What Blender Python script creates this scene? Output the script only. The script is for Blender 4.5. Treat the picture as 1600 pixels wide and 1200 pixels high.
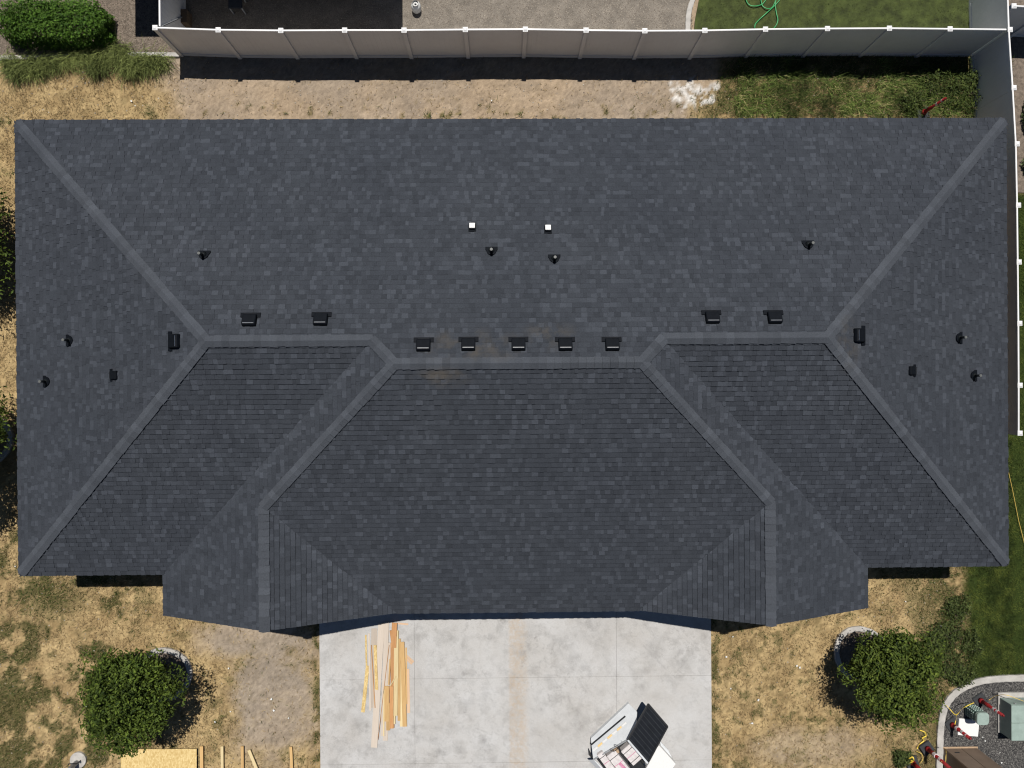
import bpy, bmesh, math, random
import numpy as np
from mathutils import Vector, Matrix
random.seed(7)
RNG = np.random.default_rng(11)
for o in list(bpy.data.objects):
    bpy.data.objects.remove(o)
SC = bpy.context.scene
COL = SC.collection

# ------------------------------------------------------------------ camera, sky, sun, exposure
F_PX, CAM_H = 1109.0, 24.0
CAM_ROT = (-0.0023, -0.0126, -0.0067)
cam = bpy.data.cameras.new('camera')
cam.sensor_width = 36.0
cam.lens = 36.0 * F_PX / 1600.0
cam.clip_start, cam.clip_end = 0.1, 2000.0
cam_o = bpy.data.objects.new('camera', cam)
COL.objects.link(cam_o)
cam_o.location = (0, 0, CAM_H)
cam_o.rotation_euler = CAM_ROT
SC.camera = cam_o

SUN_EL = math.radians(68.0)
w = bpy.data.worlds.new('World')
SC.world = w
w.use_nodes = True
nt = w.node_tree
sky = nt.nodes.new('ShaderNodeTexSky')
sky.sky_type = 'NISHITA'
sky.sun_disc = False
sky.sun_elevation = SUN_EL
sky.sun_rotation = 0.0
sky.altitude = 900.0
sky.air_density = 0.75
sky.dust_density = 0.2
nt.links.new(sky.outputs[0], nt.nodes['Background'].inputs[0])
nt.nodes['Background'].inputs[1].default_value = 0.05
sun = bpy.data.lights.new('sun', 'SUN')
sun.energy = 5.0
sun.angle = math.radians(0.5)
sun.color = (1.0, 0.965, 0.91)
sun_o = bpy.data.objects.new('sun', sun)
COL.objects.link(sun_o)
sun_o.location = (0, 20, 40)
sun_o.rotation_euler = Vector((0.0, -math.cos(SUN_EL), -math.sin(SUN_EL))).to_track_quat('-Z', 'Y').to_euler()
SC.cycles.diffuse_bounces = 1
SC.cycles.use_denoising = True
SC.cycles.denoising_input_passes = 'RGB_ALBEDO_NORMAL'
SC.cycles.filter_width = 1.15
SC.cycles.sample_clamp_indirect = 3.0
SC.view_settings.view_transform = 'Standard'
SC.view_settings.look = 'None'
SC.view_settings.gamma = 1.0
SC.view_settings.use_curve_mapping = False
SC.view_settings.exposure = -0.12

# ------------------------------------------------------------------ helpers
CR = (Matrix.Rotation(CAM_ROT[2], 3, 'Z') @ Matrix.Rotation(CAM_ROT[1], 3, 'Y') @ Matrix.Rotation(CAM_ROT[0], 3, 'X'))
def G(px, py, z=0.0):
    """survey: point of the photograph (1600 x 1200) -> world point at height z"""
    d = CR @ Vector(((px - 800) / F_PX, -(py - 600) / F_PX, -1.0))
    t = (z - CAM_H) / d.z
    return Vector((d.x * t, d.y * t, z))

def tag(o, label=None, cat=None, group=None, kind=None):
    if label: o['label'] = label
    if cat: o['category'] = cat
    if group: o['group'] = group
    if kind: o['kind'] = kind
    return o
def empty(name, loc=(0, 0, 0), rz=0.0, parent=None):
    o = bpy.data.objects.new(name, None)
    o.empty_display_size = 0.2
    COL.objects.link(o)
    o.location = loc
    o.rotation_euler = (0, 0, rz)
    if parent: o.parent = parent
    return o
def link(name, me, parent=None, loc=None):
    o = bpy.data.objects.new(name, me)
    COL.objects.link(o)
    if parent: o.parent = parent
    if loc is not None: o.location = loc
    return o

class MB:
    def __init__(s):
        s.v, s.f, s.t = [], [], []
    def add(s, vs, fs, tone=1.0):
        n = len(s.v)
        s.v += [tuple(p) for p in vs]
        for f in fs:
            s.f.append([i + n for i in f]); s.t.append(tone)
        return s
    def box(s, c, d, rz=0.0, tone=1.0, M=None, taper=1.0):
        x, y, z = d[0] / 2, d[1] / 2, d[2] / 2
        k = taper
        P = [Vector(p) for p in ((-x,-y,-z),(x,-y,-z),(x,y,-z),(-x,y,-z),(-x*k,-y*k,z),(x*k,-y*k,z),(x*k,y*k,z),(-x*k,y*k,z))]
        if M is None: M = Matrix.Translation(Vector(c)) @ Matrix.Rotation(rz, 4, 'Z')
        else: M = M @ Matrix.Translation(Vector(c))
        return s.add([M @ p for p in P], [(0,3,2,1),(4,5,6,7),(0,1,5,4),(1,2,6,5),(2,3,7,6),(3,0,4,7)], tone)
    def bar(s, a, b, wd, th, tone=1.0, up=(0,0,1), roll=0.0):
        a, b = Vector(a), Vector(b); d = b - a; L = d.length; d.normalize()
        side = d.cross(Vector(up))
        if side.length < 1e-4: side = Vector((1, 0, 0))
        side.normalize(); u = side.cross(d)
        if roll:
            R_ = Matrix.Rotation(roll, 3, d); side = R_ @ side; u = R_ @ u
        P = []
        for q in (a, b):
            for sx, su in ((-1,-1),(1,-1),(1,1),(-1,1)): P.append(q + side * sx * wd / 2 + u * su * th / 2)
        return s.add(P, [(0,3,2,1),(4,5,6,7),(0,1,5,4),(1,2,6,5),(2,3,7,6),(3,0,4,7)], tone)
    def tube(s, pts, rad, n=8, tone=1.0, cap=True):
        pts = [Vector(p) for p in pts]
        rad = rad if isinstance(rad, (list, tuple)) else [rad] * len(pts)
        rings = []; ref = None; base = len(s.v); V = []
        for i, p in enumerate(pts):
            d = (pts[min(i+1, len(pts)-1)] - pts[max(i-1, 0)]).normalized()
            if ref is None or abs(ref.dot(d)) > .95: ref = Vector((1,0,0)) if abs(d.x) < .8 else Vector((0,1,0))
            a = (ref - d * ref.dot(d)).normalized(); b = d.cross(a); ref = a
            for k in range(n):
                t = 2 * math.pi * k / n
                V.append(p + (a * math.cos(t) + b * math.sin(t)) * rad[i])
        Fc = []
        for i in range(len(pts) - 1):
            for k in range(n):
                Fc.append((i*n+k, i*n+(k+1)%n, (i+1)*n+(k+1)%n, (i+1)*n+k))
        if cap:
            Fc.append(tuple(range(n-1, -1, -1))); m = (len(pts)-1)*n; Fc.append(tuple(range(m, m+n)))
        return s.add(V, Fc, tone)
    def prism(s, poly, z0, z1, tone=1.0):
        n = len(poly)
        V = [(p[0], p[1], z0) for p in poly] + [(p[0], p[1], z1) for p in poly]
        return s.add(V, [tuple(range(n-1,-1,-1)), tuple(range(n, 2*n))] + [(i,(i+1)%n,n+(i+1)%n,n+i) for i in range(n)], tone)
    def mesh(s, name, mat, smooth=False, bevel=0.0):
        me = bpy.data.meshes.new(name)
        me.from_pydata([tuple(p) for p in s.v], [], s.f)
        if bevel:
            bm = bmesh.new(); bm.from_mesh(me)
            bmesh.ops.bevel(bm, geom=[e for e in bm.edges if e.is_manifold and e.calc_face_angle(0) > 0.6], offset=bevel, segments=2, affect='EDGES', clamp_overlap=True)
            bm.to_mesh(me); bm.free()
        else:
            at = me.attributes.new('tone', 'FLOAT', 'FACE'); at.data.foreach_set('value', s.t)
        me.materials.append(mat)
        if smooth: me.polygons.foreach_set('use_smooth', [True] * len(me.polygons))
        me.update()
        return me
    def build(s, name, mat, parent=None, smooth=False, bevel=0.0, loc=None):
        return link(name, s.mesh(name, mat, smooth, bevel), parent, loc)

def np_mesh(name, V, F, mat, col=None, parent=None, smooth=False):
    me = bpy.data.meshes.new(name)
    V = np.ascontiguousarray(V, dtype=np.float32); F = np.ascontiguousarray(F, dtype=np.int32)
    k = F.shape[1]
    me.vertices.add(len(V)); me.vertices.foreach_set('co', V.ravel())
    me.loops.add(F.size); me.loops.foreach_set('vertex_index', F.ravel())
    me.polygons.add(len(F)); me.polygons.foreach_set('loop_start', np.arange(0, F.size, k, dtype=np.int32))
    if smooth: me.polygons.foreach_set('use_smooth', np.ones(len(F), dtype=bool))
    if col is not None:
        at = me.attributes.new('col', 'FLOAT_COLOR', 'POINT')
        c4 = np.ones((len(V), 4), dtype=np.float32); c4[:, :3] = col
        at.data.foreach_set('color', c4.ravel())
    me.materials.append(mat); me.update(); me.validate()
    return link(name, me, parent)

# numpy value noise
def _h(ix, iy, s):
    n = (ix * 374761393 + iy * 668265263 + s * 1442695041) & 0xFFFFFFFF
    n = ((n ^ (n >> 13)) * 1274126177) & 0xFFFFFFFF
    return ((n ^ (n >> 16)) & 0xFFFF) / 65535.0
def vnoise(x, y, s=0):
    ix = np.floor(x).astype(np.int64); iy = np.floor(y).astype(np.int64)
    fx = x - ix; fy = y - iy
    fx = fx * fx * (3 - 2 * fx); fy = fy * fy * (3 - 2 * fy)
    a, b, c, d = _h(ix, iy, s), _h(ix+1, iy, s), _h(ix, iy+1, s), _h(ix+1, iy+1, s)
    return (a*(1-fx)+b*fx)*(1-fy) + (c*(1-fx)+d*fx)*fy
def fbm(x, y, s=0, o=4):
    r = 0; a = .5; t = 0
    for i in range(o):
        r = r + a * vnoise(x * 2**i + 17.3*i, y * 2**i - 9.1*i, s + i); t += a; a *= .55
    return r / t
def sst(x, a, b):
    t = np.clip((x - a) / (b - a), 0, 1)
    return t * t * (3 - 2 * t)

# ------------------------------------------------------------------ materials
def nodes(name):
    m = bpy.data.materials.new(name); m.use_nodes = True
    n = m.node_tree.nodes; b = n['Principled BSDF']
    return m, m.node_tree, b
def tex(nt, kind, scale, detail=3.0, coord=None, rough=.6):
    t = nt.nodes.new('ShaderNodeTexNoise' if kind == 'n' else 'ShaderNodeTexVoronoi')
    t.inputs['Scale'].default_value = scale
    if kind == 'n':
        t.inputs['Detail'].default_value = detail; t.inputs['Roughness'].default_value = rough
    if coord is not None: nt.links.new(coord, t.inputs['Vector'])
    return t
def ramp(nt, src, a, b, ca, cb):
    r = nt.nodes.new('ShaderNodeValToRGB')
    r.color_ramp.elements[0].position = a; r.color_ramp.elements[1].position = b
    r.color_ramp.elements[0].color = (*ca, 1); r.color_ramp.elements[1].color = (*cb, 1)
    nt.links.new(src, r.inputs[0])
    return r
def mix(nt, fac, a, b, mode='MIX'):
    m = nt.nodes.new('ShaderNodeMix'); m.data_type = 'RGBA'; m.blend_type = mode
    if isinstance(fac, float): m.inputs[0].default_value = fac
    else: nt.links.new(fac, m.inputs[0])
    for i, q in ((6, a), (7, b)):
        if isinstance(q, tuple): m.inputs[i].default_value = (*q, 1)
        else: nt.links.new(q, m.inputs[i])
    return m.outputs[2]
def bump(nt, b, src, strength, dist=.02):
    u = nt.nodes.new('ShaderNodeBump'); u.inputs['Strength'].default_value = strength; u.inputs['Distance'].default_value = dist
    nt.links.new(src, u.inputs['Height']); nt.links.new(u.outputs[0], b.inputs['Normal'])
def plain(name, c, rough=.6, var=.15, scale=6.0, metal=0.0, bmp=0.0, spec=.4, tone=False, scale2=60.0, world=False):
    m, nt, b = nodes(name)
    tc = nt.nodes.new('ShaderNodeTexCoord')
    if world: cs = nt.nodes.new('ShaderNodeNewGeometry').outputs['Position']
    else: cs = tc.outputs['Object']
    n1 = tex(nt, 'n', scale, 5, cs); n2 = tex(nt, 'n', scale2, 2, cs)
    lo = tuple(x * (1 - var) for x in c); hi = tuple(min(1, x * (1 + var)) for x in c)
    r = ramp(nt, n1.outputs[0], .3, .7, lo, hi)
    r2 = ramp(nt, n2.outputs[0], .25, .75, (1-var*.6,)*3, (1+var*.6,)*3)
    out = mix(nt, 1.0, r.outputs[0], r2.outputs[0], 'MULTIPLY')
    if tone:
        a = nt.nodes.new('ShaderNodeAttribute'); a.attribute_name = 'tone'
        out = mix(nt, 1.0, out, a.outputs['Fac'], 'MULTIPLY')
    nt.links.new(out, b.inputs['Base Color'])
    b.inputs['Roughness'].default_value = rough; b.inputs['Metallic'].default_value = metal
    b.inputs['Specular IOR Level'].default_value = spec
    if bmp: bump(nt, b, n2.outputs[0], bmp)
    return m
def attr_mat(name, rough=.8, var=.2, scale=30.0, spec=.2, trans=0.0, bmp=0.0):
    m, nt, b = nodes(name)
    g = nt.nodes.new('ShaderNodeNewGeometry')
    a = nt.nodes.new('ShaderNodeAttribute'); a.attribute_name = 'col'
    n = tex(nt, 'n', scale, 4, g.outputs['Position'], .7)
    r = ramp(nt, n.outputs[0], .25, .75, (1-var,)*3, (1+var,)*3)
    out = mix(nt, 1.0, a.outputs['Color'], r.outputs[0], 'MULTIPLY')
    nt.links.new(out, b.inputs['Base Color'])
    b.inputs['Roughness'].default_value = rough; b.inputs['Specular IOR Level'].default_value = spec
    if bmp: bump(nt, b, n.outputs[0], bmp, .03)
    if trans:
        t = nt.nodes.new('ShaderNodeBsdfTranslucent'); nt.links.new(out, t.inputs[0])
        mx = nt.nodes.new('ShaderNodeMixShader'); mx.inputs[0].default_value = trans
        nt.links.new(b.outputs[0], mx.inputs[1]); nt.links.new(t.outputs[0], mx.inputs[2])
        nt.links.new(mx.outputs[0], nt.nodes['Material Output'].inputs[0])
    return m

M = {}
M['ground'] = attr_mat('soil_and_dry_grass', .95, .22, 26, .1, bmp=.5)
M['blade'] = attr_mat('grass_blade', .7, .1, 8, .25, trans=.25)
M['leaf'] = attr_mat('tree_leaf', .6, .12, 5, .15, trans=.25)
M['pebble'] = attr_mat('pebble', .85, .15, 60, .3)
M['bark'] = plain('bark', (.10, .075, .055), .9, .35, 14, bmp=.6)
M['concrete_curb'] = plain('curb_concrete', (.42, .40, .37), .9, .2, 3, bmp=.3, world=True)
M['gravel'] = plain('gravel_soil', (.05, .048, .047), .95, .45, 9, bmp=.8, scale2=45)
M['gravel_tan'] = plain('tan_gravel', (.20, .175, .145), .95, .3, 2.2, bmp=.8, scale2=38)
M['mulch'] = plain('mulch', (.17, .135, .105), .95, .4, 8, bmp=.8, scale2=40)
M['vent'] = plain('black_vent_plastic', (.0055, .007, .010), .55, .2, 8, spec=.08)
M['pipe'] = plain('black_pipe', (.007, .009, .010), .45, .2, 20, spec=.25)
M['pipe_rim'] = plain('pipe_rim_highlight', (.10, .105, .10), .5, .3, 30, spec=.5)  # lighter grey paints the small dim highlight on black pipe tops
M['lip_highlight'] = plain('lip_highlight_metal', (.5, .5, .5), .3, .1, 20, metal=1.0)  # bright metal that paints the highlight line on black vent hoods
M['capwhite'] = plain('white_cap', (.75, .74, .72), .5, .05, 20)
M['wall'] = plain('painted_siding', (.42, .40, .37), .8, .08, 2)
M['trim'] = plain('fascia_paint', (.035, .04, .05), .6, .12, 3)
M['soffit'] = plain('soffit', (.45, .44, .42), .8, .06, 3)
M['door'] = plain('garage_door_paint', (.6, .59, .57), .5, .05, 3)
M['glass'] = plain('window_glass', (.03, .035, .04), .08, .1, 1, spec=.8)
M['greybox'] = plain('sage_green_paint', (.285, .36, .32), .5, .12, 5, spec=.4)
M['greydark'] = plain('green_louver', (.10, .16, .135), .6, .15, 8)
M['brownbox'] = plain('tan_cabinet_paint', (.20, .145, .105), .6, .15, 3)
M['red'] = plain('red_plastic', (.25, .014, .016), .5, .25, 12, spec=.4)
M['white_band'] = plain('reflective_white', (.62, .55, .55), .45, .15, 25)
M['rubber'] = plain('black_rubber', (.035, .037, .04), .8, .25, 10)
M['tape'] = plain('yellow_tape', (.75, .55, .06), .5, .15, 20)
M['string'] = plain('yellow_string', (.6, .42, .10), .8, .15, 20)
M['hose'] = plain('green_hose', (.04, .32, .10), .4, .2, 8, spec=.5)
M['galv'] = plain('galvanised_steel', (.36, .37, .38), .4, .2, 12, metal=.25)
M['white_paint'] = plain('white_enamel', (.60, .62, .635), .35, .08, 4, spec=.4)
M['propane'] = plain('white_tank_enamel', (.62, .62, .60), .5, .25, 14)
M['amber'] = plain('amber_reflector', (.85, .60, .28), .3, .15, 30)
M['darkmetal'] = plain('dark_metal', (.02, .021, .023), .5, .2, 12)
M['black_lid'] = plain('black_ribbed_lid', (.010, .012, .016), .5, .3, 6, spec=.25)
M['lid_rib'] = plain('lid_rib', (.028, .031, .036), .45, .3, 6, spec=.3)
M['paper'] = plain('wrapped_paper', (.62, .58, .57), .6, .14, 9)
M['pink'] = plain('pink_insulation', (.58, .25, .36), .9, .25, 14)
M['cardboard'] = plain('cardboard', (.40, .28, .18), .85, .15, 8)
M['scrap'] = plain('white_scrap', (.7, .7, .68), .7, .1, 20)
M['dark_stone'] = plain('dark_chair', (.04, .045, .055), .6, .2, 8)
M['brown_wood'] = plain('brown_wood', (.12, .085, .055), .8, .25, 10)

def vinyl():
    m, nt, b = nodes('white_vinyl')
    g = nt.nodes.new('ShaderNodeNewGeometry')
    n = tex(nt, 'n', 1.3, 4, g.outputs['Position'])
    r = ramp(nt, n.outputs[0], .3, .7, (.76, .75, .745), (.83, .825, .82))
    nt.links.new(r.outputs[0], b.inputs['Base Color'])
    b.inputs['Roughness'].default_value = .45
    return m
M['vinyl'] = vinyl()

def shingle_mat(name, c):
    m, nt, b = nodes(name)
    g = nt.nodes.new('ShaderNodeNewGeometry')
    a = nt.nodes.new('ShaderNodeAttribute'); a.attribute_name = 'tone'
    gr = tex(nt, 'n', 45, 3, g.outputs['Position'], .8)
    big = tex(nt, 'n', .35, 4, g.outputs['Position'])
    r = ramp(nt, gr.outputs[0], .25, .75, (.66,)*3, (1.34,)*3)
    r2 = ramp(nt, big.outputs[0], .3, .7, (.95, .95, .95), (1.06, 1.05, 1.03))
    o = mix(nt, 1.0, c, r.outputs[0], 'MULTIPLY'); o = mix(nt, 1.0, o, r2.outputs[0], 'MULTIPLY')
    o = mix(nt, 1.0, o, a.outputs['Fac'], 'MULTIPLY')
    # dusty footmarks left near the ridge vents
    sep = nt.nodes.new('ShaderNodeSeparateXYZ'); nt.links.new(g.outputs['Position'], sep.inputs[0])
    dn = tex(nt, 'n', 1.6, 4, g.outputs['Position'], .65)
    fac = None
    for px, py, z, rx, ry in ((735, 540, 5.8, 1.7, .55), (690, 590, 5.7, 1.0, .35), (1322, 535, 5.2, .45, .9), (860, 525, 5.6, .9, .5)):
        q = G(px, py, z)
        ds = nt.nodes.new('ShaderNodeVectorMath'); ds.operation = 'SUBTRACT'; ds.inputs[1].default_value = q
        nt.links.new(g.outputs['Position'], ds.inputs[0])
        ml = nt.nodes.new('ShaderNodeVectorMath'); ml.operation = 'MULTIPLY'; ml.inputs[1].default_value = (1/rx, 1/ry, 0)
        nt.links.new(ds.outputs[0], ml.inputs[0])
        ln = nt.nodes.new('ShaderNodeVectorMath'); ln.operation = 'LENGTH'; nt.links.new(ml.outputs[0], ln.inputs[0])
        mr = nt.nodes.new('ShaderNodeMapRange'); mr.inputs[1].default_value = 1.0; mr.inputs[2].default_value = .1
        nt.links.new(ln.outputs['Value'], mr.inputs[0])
        if fac is None: fac = mr.outputs[0]
        else:
            mx = nt.nodes.new('ShaderNodeMath'); mx.operation = 'MAXIMUM'; nt.links.new(fac, mx.inputs[0]); nt.links.new(mr.outputs[0], mx.inputs[1]); fac = mx.outputs[0]
    dr = ramp(nt, dn.outputs[0], .45, .7, (0, 0, 0), (.6, .6, .6))
    mm = nt.nodes.new('ShaderNodeMath'); mm.operation = 'MULTIPLY'; nt.links.new(fac, mm.inputs[0]); nt.links.new(dr.outputs[0], mm.inputs[1])
    o = mix(nt, mm.outputs[0], o, (.115, .095, .068))
    nt.links.new(o, b.inputs['Base Color'])
    b.inputs['Roughness'].default_value = .9; b.inputs['Specular IOR Level'].default_value = .08
    bump(nt, b, gr.outputs[0], .35, .004)
    return m
M['shingle'] = shingle_mat('asphalt_shingle', (.0420, .0472, .0575))
M['ridge'] = shingle_mat('ridge_shingle', (.063, .070, .083))

# ------------------------------------------------------------------ survey of the house
XL, XR, YB, YF, YM = -14.37, 15.18, 7.84, -5.62, -6.856
GL, GR, GW, ZE, PT = -10.12, 10.91, 3.452, 2.8, 5/12
A2 = (YB - YF) / 2; B2 = (YB - YM) / 2; Y1 = (YB + YF) / 2; Y2 = (YB + YM) / 2
GXL, GXR = GL + GW, GR - GW

# ------------------------------------------------------------------ ground
def ell(X, Y, px, py, rx, ry):
    c = G(px, py); return np.sqrt(((X - c.x) / rx)**2 + ((Y - c.y) / ry)**2)
def masks(X, Y):
    """green, dirt, lawn, white, grey in 0..1 on our lot"""
    n1 = fbm(X * .55, Y * .55, 1, 5); n2 = fbm(X * 1.7, Y * 1.7, 5, 4); n3 = fbm(X * 4.5, Y * 4.5, 9, 3)
    wob = (n1 - .5) * 2.4 + (n2 - .5) * 1.0
    back = sst(Y, 6.5, 7.5)
    # back strip: dry on the left, bare sand in the middle, weeds on the right
    dirt = back * sst(X + wob, -12.2, -10.6) * (1 - sst(X + wob, 6.4, 7.7))
    green = back * sst(X + wob * .8, 6.6, 8.2) * sst(n2 + .12 * sst(X, 7, 14) + .16*sst(Y, 8.6, 9.7), .44, .56)
    green = np.maximum(green, back * (1 - sst(X, -12, -10)) * sst(n2, .58, .68) * .8 * (1 - sst(Y, 9.0, 9.6)))
    green = np.maximum(green, back * dirt * sst(n3, .66, .76) * (1 - sst(Y, 9.0, 9.9)) * .7)
    front = 1 - sst(Y, -5.2, -4.4)
    # front left bare patch
    e = ell(X, Y, 425, 1085, 1.9, 2.7) + wob * .38
    e2 = ell(X, Y, 400, 1000, 2.4, .9) + wob * .3
    dirt = np.maximum(dirt, front * (1 - sst(np.minimum(e, e2), .55, 1.15)))
    e = ell(X, Y, 1260, 1170, 2.6, 1.0) + wob * .4
    dirt = np.maximum(dirt, front * .6 * (1 - sst(e, .4, 1.1)))
    # green patches
    n5 = fbm(X * 2.3 + Y * .4, Y * 2.0 - X * .5, 41, 4)
    lft = 1 - sst(X + wob * .5, -13.6, -10.6)
    green = np.maximum(green, front * lft * sst(n5 * .85 + n1 * .15 + .07 * (1 - sst(Y, -12.5, -8.0)), .485, .585))
    e = ell(X, Y, 80, 935, 1.3, .8) + wob * .3
    green = np.maximum(green, front * (1 - sst(e, .5, 1.2)) * .8)
    rgt = sst(X + wob * .5, 11.0, 15.6)
    green = np.maximum(green, front * rgt * sst(n5 + .24 * sst(X, 11.0, 15.5), .475, .60))
    mid = front * sst(n3, .58, .68) * sst(n1, .38, .55) * .7 * (1 - .85*dirt)
    green = np.maximum(green, mid)
    # weedy edges of the driveway
    ex = np.minimum(np.abs(X - 7.13), np.abs(X + 6.32))
    green = np.maximum(green, front * (1 - sst(ex, .05, .26)) * sst(n3, .40, .55) * .95)
    lawn = sst(X + wob * .25, 15.5, 16.0) * (1 - sst(Y, 3.5, 6.0))
    lawn = np.maximum(lawn, sst(X, 16.4, 16.6) * (1 - sst(Y, 6.2, 6.6)))
    c = G(1090, 152)
    e = ell(X, Y, 1085, 152, 1.15, .62) + (n2 - .5) * 2.0 + (n3 - .5) * 1.3
    white = back * (1 - sst(e, .35, .85)) * sst(fbm(X*6, Y*6, 83, 3), .36, .56) * .85
    return green * (1 - lawn), dirt * (1 - green), lawn, white, n1, n2, n3

xs = np.concatenate([[-400, -120, -45], np.arange(-20.5, 20.6, .075), [45, 120, 400]])
ys = np.concatenate([[-400, -120, -40], np.arange(-15.0, 15.6, .075), [40, 120, 400]])
GX, GY = np.meshgrid(xs, ys)
green, dirt, lawn, white, n1, n2, n3 = masks(GX, GY)
n4 = fbm(GX * 9, GY * 9, 21, 2)
def C3(c): return np.array(c)[None, None, :]
cA = C3((.43, .315, .160)); cB = C3((.30, .212, .104)); cD = C3((.345, .262, .18)); cD2 = C3((.27, .225, .18))
k = sst(n2 * .6 + n4 * .4, .35, .65)[..., None]
straw = cA * k + cB * (1 - k)
k = sst(n1, .3, .7)[..., None]
soil = cD * (1 - k * .6) + cD2 * k * .6
frontd = (1 - sst(GY, 0, 2))[..., None]
soil = soil * (1 - frontd * .35) + C3((.27, .235, .19)) * frontd * .35
col = straw * (1 - dirt[..., None]) + soil * dirt[..., None]
gcol = C3((.028, .040, .011)) * (1 - n4[..., None] * .5) + C3((.10, .078, .032)) * n4[..., None] * .5
col = col * (1 - green[..., None] * .8) + gcol * green[..., None] * .8
col = col * (1 - lawn[..., None]) + C3((.030, .045, .010)) * lawn[..., None]
col = col * (1 - white[..., None]) + C3((.66, .64, .61)) * white[..., None]
far = ((np.abs(GX) > 21) | (np.abs(GY) > 16))
col[far] = (.17, .15, .08)
rs1 = RNG.normal(1, .11, GX.shape)[..., None]
spk = sst(fbm(GX*6.5, GY*6.5, 63, 2), .60, .72)[..., None] * sst(fbm(GX*1.1, GY*1.1, 67, 3), .35, .6)[..., None] * (1-lawn[..., None])*(1-white[..., None])*(1-.6*dirt[..., None])
col = col * rs1 * (1 - .38*spk) + C3((.06,.052,.02))*.38*spk
strk = fbm(GX*1.2+GY*.5, GY*3.5-GX*.8, 71, 4)
col = col * (1 + (strk-.5)[..., None]*.40*dirt[..., None])
gz = (n2 - .5) * .05 + (strk-.5)*.035*dirt + (n3 - .5) * .035 + (n4 - .5) * .02 + white * .03
gz = gz - .035
gz[far] = -.03
ny, nx = GX.shape
V = np.stack([GX.ravel(), GY.ravel(), gz.ravel()], 1)
idx = np.arange(nx * ny).reshape(ny, nx)
Fq = np.stack([idx[:-1, :-1].ravel(), idx[:-1, 1:].ravel(), idx[1:, 1:].ravel(), idx[1:, :-1].ravel()], 1)
ground = np_mesh('ground', V, Fq, M['ground'], col.reshape(-1, 3), smooth=True)
tag(ground, 'dry yellow lawn and bare sandy soil around the house', None, None, 'structure')

def sheet(name, poly, z, mat, th=.02):
    o = MB().prism(poly, z - th, z).build(name, mat)
    return tag(o, None, None, None, 'structure')
def pxy(pts, z=0): return [tuple(G(x, y, z))[:2] for x, y in pts]

FY = 11.05    # line of the back fence
# neighbour's yard behind the fence
sheet('mulch_bed', [(-22, 11.03), (-10.75, 11.03), (-10.75, 12.98), (-22, 12.98)], .012, M['mulch'])
sheet('gravel_yard', [(-10.7, 11.1), (6.35, 11.1), (6.42, 12.2), (6.62, 13.2), (6.95, 14.2), (6.95, 19), (-10.7, 19)], .012, M['gravel_tan'])
sheet('neighbour_patio', [(-22, 12.98), (-10.75, 12.98), (-10.75, 19), (-22, 19)], .03, M['concrete_curb'])
lawn_soil = plain('lawn_soil', (.045, .058, .014), .95, .55, 3.0)
sheet('neighbour_lawn', [(6.5, 11.1), (16.28, 11.1), (16.28, 19), (7.1, 19), (7.1, 14.2), (6.78, 13.2), (6.58, 12.2)], .014, lawn_soil)
sheet('side_gravel', [(16.46, 6.35), (30, 6.35), (30, 19), (16.46, 19)], .012, M['mulch'])

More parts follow.
